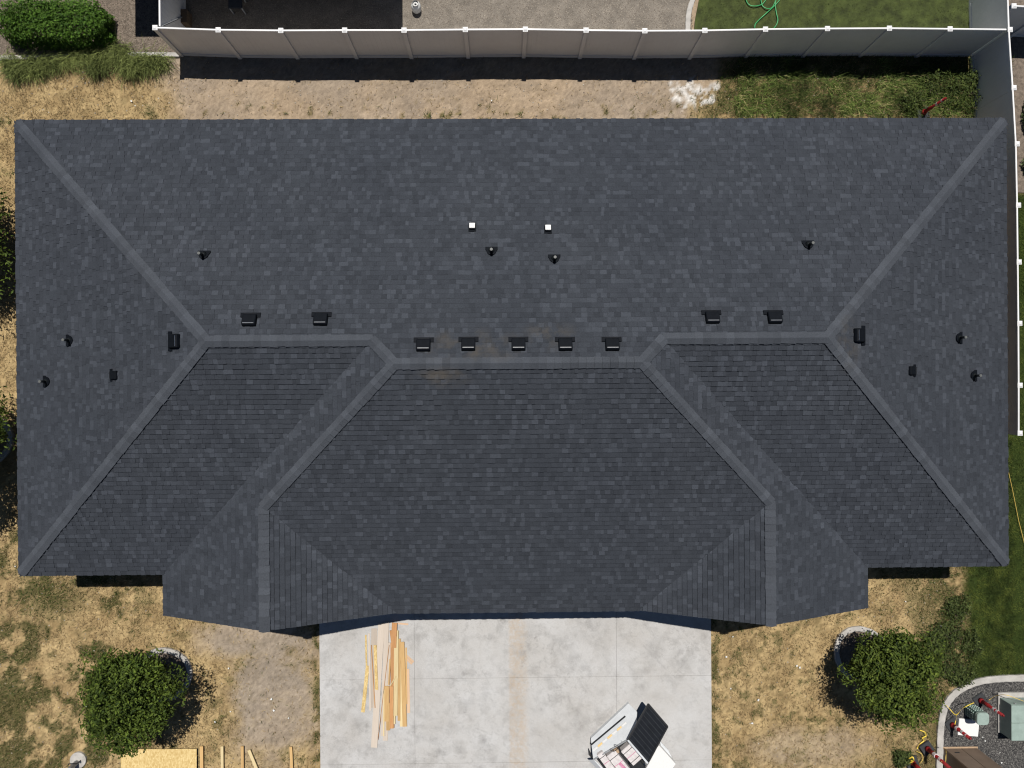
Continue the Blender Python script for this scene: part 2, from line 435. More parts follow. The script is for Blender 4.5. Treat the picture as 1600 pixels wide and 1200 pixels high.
# ------------------------------------------------------------------ driveway
def driveway_mat():
    m, nt, b = nodes('driveway_concrete')
    g = nt.nodes.new('ShaderNodeNewGeometry'); P = g.outputs['Position']
    n1 = tex(nt, 'n', .55, 6, P, .65); n2 = tex(nt, 'n', 1.9, 7, P, .66); n3 = tex(nt, 'n', 70, 2, P)
    n2.inputs['Distortion'].default_value = .15
    o = ramp(nt, n1.outputs[0], .32, .68, (.43, .412, .39), (.505, .499, .492)).outputs[0]
    s = ramp(nt, n2.outputs[0], .47, .68, (1, 1, 1), (.60, .595, .59)).outputs[0]
    nL = tex(nt, 'n', .42, 3, P, .55); rL = ramp(nt, nL.outputs[0], .40, .66, (.25, .25, .25), (.95, .95, .95)).outputs[0]
    o = mix(nt, rL, o, s, 'MULTIPLY')
    f = ramp(nt, n3.outputs[0], .25, .75, (.88,)*3, (1.12,)*3).outputs[0]
    o = mix(nt, 1.0, o, f, 'MULTIPLY')
    nk = tex(nt, 'n', 7.5, 6, P, .72); nk.inputs['Distortion'].default_value = .6
    fk = ramp(nt, nk.outputs[0], .54, .68, (1, 1, 1), (.70, .695, .69)).outputs[0]
    o = mix(nt, rL, o, fk, 'MULTIPLY')
    # turning tyre scuffs: thin curved bands around points in the street
    for px, py, fr, lo in ((1230, 830, 3.3, .58), (640, 1420, 2.6, .60), (930, 700, 4.0, .62)):
        q = G(px, py)
        d = nt.nodes.new('ShaderNodeVectorMath'); d.operation = 'DISTANCE'; d.inputs[1].default_value = q
        nt.links.new(P, d.inputs[0])
        mu = nt.nodes.new('ShaderNodeMath'); mu.operation = 'MULTIPLY'; mu.inputs[1].default_value = fr; nt.links.new(d.outputs['Value'], mu.inputs[0])
        cv = nt.nodes.new('ShaderNodeCombineXYZ'); nt.links.new(mu.outputs[0], cv.inputs[0])
        nn = tex(nt, 'n', 1.4, 3, cv.outputs[0], .6)
        rr = ramp(nt, nn.outputs[0], lo-.05, lo + .05, (0, 0, 0), (1, 1, 1)).outputs[0]
        nb = tex(nt, 'n', 5.5, 5, P, .75)
        r2 = ramp(nt, nb.outputs[0], .48, .62, (0, 0, 0), (.30, .30, .30)).outputs[0]
        mk = mix(nt, 1.0, rr, r2, 'MULTIPLY')
        o = mix(nt, mk, o, (.22, .215, .21))
    # dark oil spots and sandy wash along the middle seam
    for px, py, r in ((1022, 1016, .42), (925, 975, .8), (880, 1005, .5), (705, 1062, .3), (540, 1085, .5), (765, 1172, .25), (1065, 1030, .5), (895, 1030, .35), (1000, 1075, .3), (585, 1010, .3), (560, 1130, .35), (905, 1130, .45), (940, 1010, .3)):
        q = G(px, py)
        d = nt.nodes.new('ShaderNodeVectorMath'); d.operation = 'DISTANCE'; d.inputs[1].default_value = q; nt.links.new(P, d.inputs[0])
        ad = nt.nodes.new('ShaderNodeMath'); ad.operation = 'MULTIPLY_ADD'; ad.inputs[1].default_value = r * 2.2; nt.links.new(n2.outputs[0], ad.inputs[0]); nt.links.new(d.outputs['Value'], ad.inputs[2])
        mr = nt.nodes.new('ShaderNodeMapRange'); mr.inputs[1].default_value = r * 2.1; mr.inputs[2].default_value = r * 1.0; mr.inputs[4].default_value = .60
        nt.links.new(ad.outputs[0], mr.inputs[0])
        nf = tex(nt, 'n', 5.0, 6, P, .78); rf_ = ramp(nt, nf.outputs[0], .40, .62, (.10, .10, .10), (1, 1, 1))
        mq = nt.nodes.new('ShaderNodeMath'); mq.operation = 'MULTIPLY'; nt.links.new(mr.outputs[0], mq.inputs[0]); nt.links.new(rf_.outputs[0], mq.inputs[1])
        o = mix(nt, mq.outputs[0], o, (.19, .182, .175))
    sp = nt.nodes.new('ShaderNodeSeparateXYZ'); nt.links.new(P, sp.inputs[0])
    nsm = tex(nt, 'n', 9, 6, P, .75); nsl = tex(nt, 'n', 1.1, 4, P, .6)
    ad = nt.nodes.new('ShaderNodeMath'); ad.operation = 'MULTIPLY_ADD'; ad.inputs[1].default_value = -.42; nt.links.new(nsl.outputs[0], ad.inputs[0]); nt.links.new(sp.outputs[0], ad.inputs[2])
    xa, xb = G(795, 1080).x, G(822, 1080).x
    m1 = nt.nodes.new('ShaderNodeMapRange'); m1.inputs[1].default_value = xa - .02; m1.inputs[2].default_value = xa + .05; nt.links.new(sp.outputs[0], m1.inputs[0])
    m2 = nt.nodes.new('ShaderNodeMapRange'); m2.inputs[1].default_value = xb - .10; m2.inputs[2].default_value = xb - .32; nt.links.new(ad.outputs[0], m2.inputs[0])
    r3 = ramp(nt, nsm.outputs[0], .38, .60, (.04, .04, .04), (.62, .62, .62))
    mr = nt.nodes.new('ShaderNodeMath'); mr.operation = 'MULTIPLY'; nt.links.new(m1.outputs[0], mr.inputs[0]); nt.links.new(m2.outputs[0], mr.inputs[1])
    mr2 = nt.nodes.new('ShaderNodeMath'); mr2.operation = 'MULTIPLY'; nt.links.new(mr.outputs[0], mr2.inputs[0]); nt.links.new(r3.outputs[0], mr2.inputs[1]); mr = mr2
    o = mix(nt, mr.outputs[0], o, (.44, .345, .25))
    nt.links.new(o, b.inputs['Base Color']); b.inputs['Roughness'].default_value = .85; b.inputs['Specular IOR Level'].default_value = .25
    bump(nt, b, n3.outputs[0], .25, .006)
    return m
M['drive'] = driveway_mat()
DX = [-6.22, -3.02, .15, .79, 3.86, 7.02]
DX = [G(500, 1060).x, G(648, 1060).x, G(808, 1060).x, G(963, 1060).x, G(1111, 1060).x]
DYs = [-6.0, G(800, 1058).y, G(800, 1190).y, -15.6, -18.5, -21.5]
drv = MB().box(((DX[0]+DX[-1])/2, (DYs[0]+DYs[-1])/2, -.05), (DX[-1]-DX[0]-.02, DYs[0]-DYs[-1]-.02, .11)).build('driveway', M['concrete_curb'])
tag(drv, 'pale concrete driveway in front of the garage', None, None, 'structure')
for i in range(4):
    for j in range(5):
        g_ = .0022
        x0, x1, y1, y0 = DX[i] + g_, DX[i+1] - g_, DYs[j] - g_, DYs[j+1] + g_
        MB().box(((x0+x1)/2, (y0+y1)/2, .025 + RNG.normal(0, .0012)), (x1-x0, y1-y0, .05)).build('concrete_slab', M['drive'], drv, bevel=.008)

# ------------------------------------------------------------------ house
house = tag(empty('house', (0, 0, 0)), 'long house under a dark grey shingled hip roof with two front gables', 'house')
p = PT
planes = {   # name: (outward downhill dir, eave point, convex pieces in plan)
 'back': ((0, 1), (0, YB), [[(XL,YB),(XL+A2,Y1),(XR-A2,Y1),(XR,YB)], [(GL+A2,Y1),(GL+B2,Y2),(GR-B2,Y2),(GR-A2,Y1)]]),
 'left': ((-1, 0), (XL, 0), [[(XL,YB),(XL,YF),(XL+A2,Y1)]]),
 'right': ((1, 0), (XR, 0), [[(XR,YF),(XR,YB),(XR-A2,Y1)]]),
 'wing_l': ((0, -1), (0, YF), [[(XL,YF),(GL,YF),(GL+A2,Y1),(XL+A2,Y1)]]),
 'wing_r': ((0, -1), (0, YF), [[(GR,YF),(XR,YF),(XR-A2,Y1),(GR-A2,Y1)]]),
 'mid_l': ((-1, 0), (GL, 0), [[(GL,YM),(GXL,YM),(GXL,YF+GW),(GL,YF)], [(GXL,YM+GW),(GL+B2,Y2),(GL+A2,Y1),(GXL,YF+GW)]]),
 'mid_r': ((1, 0), (GR, 0), [[(GXR,YM),(GR,YM),(GR,YF),(GXR,YF+GW)], [(GR-B2,Y2),(GXR,YM+GW),(GXR,YF+GW),(GR-A2,Y1)]]),
 'gable_l': ((1, 0), (GXL+GW, 0), [[(GXL,YM),(GXL+GW,YM),(GXL,YM+GW)]]),
 'gable_r': ((-1, 0), (GXR-GW, 0), [[(GXR,YM),(GXR,YM+GW),(GXR-GW,YM)]]),
 'front': ((0, -1), (0, YM), [[(GXL,YM+GW),(GXL+GW,YM),(GXR-GW,YM),(GXR,YM+GW),(GR-B2,Y2),(GL+B2,Y2)]]),
}
def zat(pl, x, y):
    d, e, _ = planes[pl]
    return ZE + p * ((e[0]-x)*d[0] + (e[1]-y)*d[1])
def ccw(poly):
    a = sum(poly[i][0]*poly[(i+1)%len(poly)][1] - poly[(i+1)%len(poly)][0]*poly[i][1] for i in range(len(poly)))
    return poly if a > 0 else poly[::-1]
def clip(poly, hull):
    hull = ccw(hull)
    for i in range(len(hull)):
        a, b = hull[i], hull[(i+1) % len(hull)]
        ex, ey = b[0]-a[0], b[1]-a[1]
        out = []
        for j in range(len(poly)):
            q, r = poly[j], poly[(j+1) % len(poly)]
            sq = ex*(q[1]-a[1]) - ey*(q[0]-a[0]); sr = ex*(r[1]-a[1]) - ey*(r[0]-a[0])
            if sq >= 0: out.append(q)
            if (sq > 0 > sr) or (sq < 0 < sr):
                t = sq / (sq - sr); out.append((q[0]+(r[0]-q[0])*t, q[1]+(r[1]-q[1])*t))
        poly = out
        if len(poly) < 3: return []
    return poly
def area(poly):
    return abs(sum(poly[i][0]*poly[(i+1)%len(poly)][1] - poly[(i+1)%len(poly)][0]*poly[i][1] for i in range(len(poly)))) / 2
# deck
deck = MB()
for pl, (d, e, pieces) in planes.items():
    for h_ in pieces:
        h_ = ccw(h_)
        deck.add([(x, y, zat(pl, x, y) - .02) for x, y in h_], [tuple(range(len(h_)))])
roof = deck.build('roof', M['trim'], house)
cs = 1 / math.sqrt(1 + p*p); sn = p * cs
EXPO = .145
pieces_all = []
rr = random.Random(3)
for pl, (d, e, hulls) in planes.items():
    hulls = [ccw(h_) for h_ in hulls]
    allp = [q for h_ in hulls for q in h_]
    if d[0] == 0:
        u0, u1 = min(q[0] for q in allp), max(q[0] for q in allp); depth = max((e[1]-q[1])*d[1] for q in allp)
    else:
        u0, u1 = min(q[1] for q in allp), max(q[1] for q in allp); depth = max((e[0]-q[0])*d[0] for q in allp)
    rows = int(depth / (EXPO * cs)) + 2
    nrm = Vector((d[0]*sn, d[1]*sn, cs))
    for r_ in range(rows):
        v0 = r_ * EXPO * cs - (.012 if r_ == 0 else 0); v1 = (r_ + 1) * EXPO * cs + .010
        u = u0 - rr.uniform(0, .5); raised = rr.random() < .5
        rowt = rr.gauss(0, .015)
        while u < u1:
            wd = rr.choice((.09, .11, .13, .15, .18, .22)) * rr.uniform(.9, 1.1)
            t = rr.random()
            tone = rr.gauss(1.0, .045) if t < .62 else (rr.uniform(1.12, 1.40) if t < .84 else rr.uniform(.82, .92))
            if t > .62: wd = min(wd, .175)
            tone += rowt
            tk = .033 if raised else .019
            tk *= rr.uniform(.85, 1.15)
            # shingles woven into a valley lie a little prouder and paler
            mx_, my_ = (u + wd/2, e[1] - d[1]*(v0+v1)/2) if d[0] == 0 else (e[0] - d[0]*(v0+v1)/2, u + wd/2)
            dv_ = {'mid_l': abs((mx_-GL)-(my_-YF)), 'mid_r': abs((GR-mx_)-(my_-YF)), 'gable_l': abs((mx_-GXL)+(my_-YM)-GW), 'gable_r': abs((GXR-mx_)+(my_-YM)-GW)}.get(pl, 9)
            if dv_ < .34: tone *= rr.uniform(1.08, 1.22)
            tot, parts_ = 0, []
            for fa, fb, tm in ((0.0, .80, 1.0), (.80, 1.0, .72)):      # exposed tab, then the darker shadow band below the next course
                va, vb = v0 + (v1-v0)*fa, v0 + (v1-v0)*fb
                if d[0] == 0:
                    ya, yb = e[1] - d[1]*va, e[1] - d[1]*vb
                    rect = ccw([(u, ya), (u+wd, ya), (u+wd, yb), (u, yb)])
                else:
                    xa, xb = e[0] - d[0]*va, e[0] - d[0]*vb
                    rect = ccw([(xa, u), (xa, u+wd), (xb, u+wd), (xb, u)])
                for h_ in hulls:
                    c_ = clip(rect, h_) if r_ > 0 else clip(rect, [((x + d[0]*.02) if d[0] and abs(x-e[0]) < 1e-6 else x, (y + d[1]*.02) if d[1] and abs(y-e[1]) < 1e-6 else y) for x, y in h_])
                    if not c_ or area(c_) < 1e-4: continue
                    top, bot = [], []
                    for x, y in c_:
                        vv = (e[0]-x)*d[0] + (e[1]-y)*d[1]
                        hh = tk * (1 - .72 * (vv - v0) / (v1 - v0))
                        b0 = Vector((x, y, zat(pl, x, y)))
                        top.append(b0 + nrm * hh); bot.append(b0 - nrm * .012)
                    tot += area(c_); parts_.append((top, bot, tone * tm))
            if parts_: pieces_all.append((tot, parts_))
            u += wd; raised = not raised if rr.random() < .8 else raised
pieces_all.sort(key=lambda q: -q[0])
def add_piece(mb, top, bot, tone):
    n = len(top)
    mb.add(list(top) + list(bot), [tuple(range(n))] + [(n+i, n+(i+1)%n, (i+1)%n, i) for i in range(n)], tone)
pick = set(rr.sample(range(min(900, len(pieces_all))), 300))
field = MB()
for i, (a_, parts_) in enumerate(pieces_all):
    q = MB() if i in pick else field
    for pc in parts_: add_piece(q, *pc)
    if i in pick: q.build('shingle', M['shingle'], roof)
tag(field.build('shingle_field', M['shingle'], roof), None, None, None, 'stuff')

# ridge and hip caps
def P3(x, y, z): return Vector((x, y, z))
z1, z2, zg = ZE + p*A2, ZE + p*B2, ZE + p*GW
lines = [ # low end -> high end, the planes on both sides
 ((XL,YB,ZE),(XL+A2,Y1,z1),'left','back'), ((XL,YF,ZE),(XL+A2,Y1,z1),'left','wing_l'),
 ((XR,YB,ZE),(XR-A2,Y1,z1),'right','back'), ((XR,YF,ZE),(XR-A2,Y1,z1),'right','wing_r'),
 ((XL+A2,Y1,z1),(GL+A2,Y1,z1),'back','wing_l'), ((XR-A2,Y1,z1),(GR-A2,Y1,z1),'back','wing_r'),
 ((GL+A2,Y1,z1),(GL+B2,Y2,z2),'back','mid_l'), ((GR-A2,Y1,z1),(GR-B2,Y2,z2),'back','mid_r'),
 ((GL+B2,Y2,z2),(GR-B2,Y2,z2),'back','front'),
 ((GXL,YM,zg),(GXL,YM+GW,zg),'mid_l','gable_l'), ((GXR,YM,zg),(GXR,YM+GW,zg),'mid_r','gable_r'),
 ((GXL,YM+GW,zg),(GL+B2,Y2,z2),'mid_l','front'), ((GXR,YM+GW,zg),(GR-B2,Y2,z2),'mid_r','front'),
]
caps = []
for a, b, pa, pb in lines:
    a, b = Vector(a), Vector(b); D_ = (b - a); L = D_.length; D_.normalize()
    nA = Vector((planes[pa][0][0]*sn, planes[pa][0][1]*sn, cs)); nB = Vector((planes[pb][0][0]*sn, planes[pb][0][1]*sn, cs))
    sA = nA.cross(D_).normalized(); sB = nB.cross(D_).normalized()
    if sA.dot(nB - nA) > 0: sA = -sA
    if sB.dot(nA - nB) > 0: sB = -sB
    n = max(2, int(L / .20)); st = L / n
    for i in range(n):
        s0, s1 = i*st, (i+1)*st + .03
        if i == 0: s0 += (.13 if abs(a.z - ZE) < .01 else -.02)
        hw = .142 + rr.uniform(-.006, .006); up = (nA + nB).normalized()
        lo, hi = .070 + rr.uniform(-.003, .003), .040
        jit = rr.uniform(-.004, .004)
        V_, top, bot = [], [], []
        for s_, h_ in ((s0, lo), (s1, hi)):
            q = a + D_ * s_
            V_ += [q + sA*(hw+jit) + nA*(h_-.004), q + up*(h_+.006), q + sB*(hw-jit) + nB*(h_-.004),
                   q + sA*(hw+jit) - nA*.004, q + sB*(hw-jit) - nB*.004]
        Fs = [(0,1,6,5), (1,2,7,6), (3,0,5,8), (2,4,9,7), (0,3,4,2,1)]
        caps.append((V_, Fs, rr.gauss(1.0, .07)))
order = list(range(len(caps))); rr.shuffle(order)
capfield = MB()
for k_, i in enumerate(order):
    V_, Fs, tn = caps[i]
    if k_ < 300: MB().add(V_, Fs, tn).build('ridge_cap', M['ridge'], roof)
    else: capfield.add(V_, Fs, tn)
if capfield.v: tag(capfield.build('ridge_cap_field', M['ridge'], roof), None, None, None, 'stuff')

# eaves: fascia boards, soffit, walls
out = [(XL,YB),(XL,YF),(GL,YF),(GL,YM),(GXL,YM),(GXL+GW,YM),(GXR-GW,YM),(GXR,YM),(GR,YM),(GR,YF),(XR,YF),(XR,YB)]
def fz(x, y): return zg if (abs(y-YM) < 1e-6 and (abs(x-GXL) < 1e-6 or abs(x-GXR) < 1e-6)) else ZE
for i in range(len(out)):
    a, b = out[i], out[(i+1) % len(out)]
    za, zb = fz(*a), fz(*b)
    dv = Vector((b[0]-a[0], b[1]-a[1], 0)).normalized(); nv = Vector((-dv.y, dv.x, 0)) # towards the inside (outline runs clockwise flipped below)
    inn = nv * .03
    q = MB(); A_, B_ = Vector((*a, za-.022)), Vector((*b, zb-.022)); dn = Vector((0, 0, -.19))
    q.add([A_, B_, B_+dn, A_+dn, A_+inn, B_+inn, B_+inn+dn, A_+inn+dn], [(0,1,2,3),(4,7,6,5),(0,4,5,1),(3,2,6,7),(0,3,7,4),(1,5,6,2)])
    q.build('fascia_board', M['trim'], house)
ov = .5
foot = [(XL+ov,YB-ov),(XL+ov,YF+ov),(GL+ov,YF+ov),(GL+ov,YM+.35),(GR-ov,YM+.35),(GR-ov,YF+ov),(XR-ov,YF+ov),(XR-ov,YB-ov)]
wl = MB().prism(ccw(foot), -.05, ZE-.14)
for gx in (GXL, GXR):
    hw = GW - ov
    wl.add([(gx-hw,YM+.352,ZE-.15),(gx+hw,YM+.352,ZE-.15),(gx,YM+.352,zg-.24),(gx-hw,YM+.5,ZE-.15),(gx+hw,YM+.5,ZE-.15),(gx,YM+.5,zg-.24)], [(0,1,2),(5,4,3),(1,4,5,2),(3,0,2,5)])
wl.build('wall', M['wall'], house)
sf = MB()
sf.prism([(XL+.04,YF+.04),(XR-.04,YF+.04),(XR-.04,YB-.04),(XL+.04,YB-.04)], ZE-.16, ZE-.13)
sf.prism([(GL+.04,YM+.04),(GR-.04,YM+.04),(GR-.04,YF+.5),(GL+.04,YF+.5)], ZE-.165, ZE-.135)
sf.build('soffit', M['soffit'], house)
for cx in (-3.0, 3.9):
    gd = MB().box((cx, YM+.33, 1.1), (4.9, .05, 2.15)).build('garage_door', M['door'], house)
    for r_ in range(4):
        for c_ in range(4):
            MB().box((cx - 1.8 + c_*1.2, YM+.295, .33 + r_*.52), (1.05, .03, .40)).build('door_panel', M['door'], gd, bevel=.01)
for cx in (-8.2, 8.9, -12.6, 13.2):
    yy = YM+.34 if abs(cx) < 10 else YF+ov-.01
    wn = MB().box((cx, yy, 1.5), (1.3, .06, 1.3)).build('window', M['door'], house)
    MB().box((cx, yy-.035, 1.5), (1.1, .02, 1.1)).build('pane', M['glass'], wn)

# things fixed to the roof
def slope_frame(pl, px, py):
    d, e, _ = planes[pl]
    z = 4.5
    for _i in range(12):
        q = G(px, py, z); z = zat(pl, q.x, q.y)
    dn = Vector((d[0]*cs, d[1]*cs, -sn)); n = Vector((d[0]*sn, d[1]*sn, cs)); s = dn.cross(n)
    # local x = across, y = uphill, z = normal
    X_, Y_ = (n.cross(dn) if False else (-dn).cross(n)), -dn
    Mx = Matrix(((X_.x, Y_.x, n.x, q.x), (X_.y, Y_.y, n.y, q.y), (X_.z, Y_.z, n.z, z), (0, 0, 0, 1)))
    return Mx
def box_vent(pl, px, py, sc, label):
    Mx = slope_frame(pl, px, py)
    o = empty('roof_vent', parent=house); o.matrix_world = Mx; o['label'] = label
    o.matrix_basis = Mx
    W_, L_, H_ = .36*sc, .33*sc, .15*sc
    fl = MB().box((0, -L_*.5-.0, .044), (.52*sc, .13*sc, .014)).build('flange', M['vent'], o)
    # hood: low, rounded towards the ridge
    prof = [(-L_*.5, .03), (-L_*.5, H_*.72), (-L_*.38, H_*.9), (L_*.30, H_), (L_*.40, H_*.93), (L_*.47, H_*.75), (L_*.5, H_*.45), (L_*.5, .0)]
    hood = MB(); n = len(prof)
    for sx in (-1, 1):
        pass
    xs_ = [(-W_/2, .86), (-W_/2*.9, 1.0), (W_/2*.9, 1.0), (W_/2, .86)]
    Vh = []
    for x, k_ in xs_:
        for yy, zz in prof: Vh.append((x, yy * (k_*.5+.5), zz * k_))
    Fh = [tuple(range(n-1, -1, -1)), tuple(range(3*n, 4*n))]
    for c_ in range(3):
        for j in range(n-1): Fh.append((c_*n+j, c_*n+j+1, (c_+1)*n+j+1, (c_+1)*n+j))
    hood.add(Vh, [f[::-1] for f in Fh]).build('hood', M['vent'], o)
    MB().box((0, L_*.36, H_*1.0), (W_*.80, .022*sc, .012)).build('lip', M['lip_highlight'] if sc > .8 else M['vent'], o, bevel=.004)  # on large vents this bright strip stands for the highlight along the hood edge
    for j in range(3):
        MB().box((0, -L_*.5-.006, .045 + j*.022), (W_*.82, .01, .008)).build('louver', M['darkmetal'], o)
    return o
bvs = [(391,502),(502,501),(662,541),(732,540),(810,540),(883,540),(956,540),(1112,498),(1209,498)]
nm = ['leftmost black box vent below the left ridge', 'black box vent near the right end of the left ridge', 'first of five black box vents above the middle ridge', 'second of five black box vents above the middle ridge',
 'middle one of five black box vents above the middle ridge', 'fourth of five black box vents above the middle ridge', 'rightmost of five black box vents above the middle ridge', 'black box vent near the left end of the right ridge', 'rightmost black box vent below the right ridge']
for (x, y), l in zip(bvs, nm): box_vent('back', x, y, 1.0, l)
box_vent('left', 275, 533, 1.0, 'large black box vent near the left hip point')
box_vent('left', 180, 586, .66, 'small black box vent low on the left roof slope')
box_vent('right', 1340, 524, 1.0, 'large black box vent near the right hip point')
box_vent('right', 1423, 579, .66, 'small black box vent low on the right roof slope')
def pipe_vent(pl, px, py, label, h_=.34, r_=.035, round_=True):
    Mx = slope_frame(pl, px, py)
    o = empty('pipe_vent', parent=house); o.matrix_basis = Mx; o['label'] = label
    pts = [(-.17, -.12), (.17, -.12), (.17, -.05)] + [(.135*math.cos(t), .135*math.sin(t)+.0) for t in np.linspace(.1, math.pi-.1, 9)] + [(-.17, -.05)]
    MB().prism(pts, .030, .052).build('flange', M['vent'], o)
    upv = (Mx.to_3x3().inverted() @ Vector((0, 0, 1)))
    MB().tube([Vector((0, 0, .02)), upv * .05 + Vector((0, 0, .02)), upv * .12], [.095, .075, r_*1.35], 14).build('boot', M['pipe'], o, smooth=True)
    MB().tube([upv * .03, upv * h_], r_, 12).build('pipe', M['pipe'], o, smooth=True)
    MB().tube([upv * (h_-.03), upv * (h_ + .012)], r_*1.12, 12).build('pipe_rim', M['pipe_rim'], o)
    return o
for pl, x, y, l in (('back',319,399,'black vent pipe far left on the back slope'), ('back',768,393,'black vent pipe left of centre on the back slope'), ('back',866,405,'black vent pipe right of centre on the back slope'), ('back',1262,383,'black vent pipe far right on the back slope'),
                    ('left',110,532,'upper black vent pipe on the left slope'), ('left',74,596,'lower black vent pipe on the left slope'), ('right',1497,528,'upper black vent pipe on the right slope'), ('right',1520,587,'lower black vent pipe on the right slope')):
    pipe_vent(pl, x, y, l)
for x, y, l in ((738,357,'white topped square flue left of centre'), (856,360,'white topped square flue right of centre')):
    Mx = slope_frame('back', x, y)
    o = empty('square_flue', parent=house); o.matrix_basis = Mx; o['label'] = l
    MB().box((0, 0, .04), (.21, .24, .03)).build('flange', M['vent'], o)
    MB().box((0, 0, .07), (.15, .16, .10)).build('collar', M['vent'], o)
    MB().box((0, 0, .14), (.155, .165, .035)).build('cap', M['capwhite'], o, bevel=.008)

# ------------------------------------------------------------------ fences
def fence(name, posts, label, faceside, ph=1.86, base=0.0, skip=None, extra_post=None):
    o = empty(name, (posts[0][0], posts[0][1], 0)); tag(o, label, 'fence')
    o0 = Vector((posts[0][0], posts[0][1], 0))
    pm = None
    for i, q in enumerate(posts):
        if len(q) > 3: continue
        dx = 0.0
        zj = q[2] if len(q) > 2 else 0.0
        if pm is None:
            pm = MB().box((0, 0, ph/2-.06), (.128, .128, ph)).mesh('post', M['vinyl'])
            c_ = MB(); c_.box((0, 0, ph-.055), (.158, .158, .03)); c_.box((0, 0, ph-.022), (.145, .145, .035), taper=.3)
            cm = c_.mesh('post_cap', M['vinyl'])
        pp = link('post', pm, o, (q[0]-o0.x, q[1]-o0.y, zj)); link('post_cap', cm, pp)
    for i in range(len(posts)-1):
        if skip and i in skip: continue
        a, b = Vector((posts[i][0], posts[i][1], 0)) - o0, Vector((posts[i+1][0], posts[i+1][1], 0)) - o0
        za = posts[i][2] if len(posts[i]) > 2 else 0; zb = posts[i+1][2] if len(posts[i+1]) > 2 else 0
        off = Vector((*faceside, 0))
        d = (b - a).normalized(); a2 = a + d*.06 + off; b2 = b - d*.06 + off
        MB().bar(a2 + Vector((0,0,1.78+za)), b2 + Vector((0,0,1.78+zb)), .05, .09).build('top_rail', M['vinyl'], o, bevel=.008)
        MB().bar(a2 + Vector((0,0,.045)), b2 + Vector((0,0,.045)), .05, .16).build('bottom_rail', M['vinyl'], o, bevel=.008)
        L = (b2 - a2).length; n = int(L / .152); sd = d.cross(Vector((0,0,1)))
        pn = MB()
        for j in range(n):
            c0 = a2 + d * (L*(j+.5)/n); zt = za + (zb-za)*(j+.5)/n
            q0 = c0 - d*(L/n/2-.001); q1 = c0 + d*(L/n/2-.001)
            pn.bar(q0 + Vector((0,0,.93+zt*.5)), q1 + Vector((0,0,.93+zt*.5)), .022, 1.60)
            if j < n-1: pn.bar(q1 + Vector((0,0,.93+zt*.5)), q1 + d*.002 + Vector((0,0,.93+zt*.5)), .014, 1.58)
        pn.build('board_panel', M['vinyl'], o)
    return o
ptop = [(241,42),(340,45.5),(438,46.5),(538,46),(631,46),(727,45),(821,44.5),(916,46),(1008,47),(1102,46.5),(1197,44.5),(1294,43.5),(1391,43),(1486,44)]
bp = []
for x, y in ptop:
    q = G(x, y, 1.86); bp.append((q.x, q.y, 0))
cn = G(1578, 45, 1.86)
bpf = bp + [(cn.x - .02, cn.y, 0, 1)]
fence('white_fence', bpf, 'long white vinyl privacy fence behind the back yard', (0, 0))
rp = [(1577,-45),(1580,45),(1586,136),(1591,224),(1593,320),(1594,409),(1595,505),(1595.5,602),(1595.5,677)]
rpf = []
for x, y in rp:
    q = G(x, y, 1.86); rpf.append((q.x, q.y, 0))
fence('white_fence', rpf, 'white vinyl side fence running along the right edge', (-.045, 0))
q0, q1 = G(1586, 8, 1.86), G(1700, 14, 1.86)
fence('white_fence', [(q0.x, q0.y, 0), ((q0.x+q1.x)/2, (q0.y+q1.y)/2, 0), (q1.x, q1.y, 0)], 'short white fence beyond the top right corner post', (0, 0))
# gate standing between the neighbour's house and the fence corner
gx = G(250, 35, 1.8).x
gate = tag(empty('fence_gate', (gx, 12.0, 0)), 'white ribbed gate panel with diagonal brace at the fence corner', 'gate')
y0_, y1_ = bp[0][1] + .05, 13.2
n = 14
for j in range(n):
    yy = y0_ + (y1_-y0_)*(j+.5)/n
    MB().box((0, yy-12.0, .92), (.022, (y1_-y0_)/n-.014, 1.66)).build('board', M['vinyl'], gate)
MB().bar((.0, y0_-12.0, 1.79), (.0, y1_-12.0, 1.79), .05, .07).build('top_rail', M['vinyl'], gate)
MB().bar((.0, y0_-12.0, .10), (.0, y1_-12.0, .10), .05, .12).build('bottom_rail', M['vinyl'], gate)
MB().bar((.035, y0_-12.0+.05, 1.72), (.035, y1_-12.0-.9, .16), .03, .06, up=(1,0,0)).build('brace', M['galv'], gate)

# ------------------------------------------------------------------ neighbour's house
nb = tag(empty('neighbour_house', (-7.9, 15.5, 0)), 'neighbouring house whose wall foot shows behind the white fence', 'house')
nx0, nx1, ny0 = -12.25, -3.30, 12.72
MB().box((0, 17.3-15.5, 1.3), (nx1-nx0-1.0, 8.1, 2.6)).build('wall', M['wall'], nb)
rf = MB(); ez, rz_, hh = 2.62, 4.6, 4.8
xa, xb, ya, yb = nx0+7.9, nx1+7.9, ny0-15.5, ny0-15.5+9.6
rf.add([(xa,ya,ez),(xb,ya,ez),(xb,yb,ez),(xa,yb,ez),(xa+3,ya+hh,rz_),(xb-3,ya+hh,rz_),(xa,ya,ez-.16),(xb,ya,ez-.16),(xb,yb,ez-.16),(xa,yb,ez-.16)],
       [(0,1,5,4),(1,2,5),(2,3,4,5),(3,0,4),(6,7,1,0),(7,8,2,1),(8,9,3,2),(9,6,0,3),(9,8,7,6)])
rf.build('roof', M['shingle'], nb)
MB().box((-7.9+7.9+2.5-.1, 13.2-15.5, .05), (2.9, .16, .10)).build('door_sill', M['capwhite'], nb)
MB().box((2.4, 13.235-15.5, 1.1), (2.6, .04, 2.0)).build('sliding_door', M['glass'], nb)
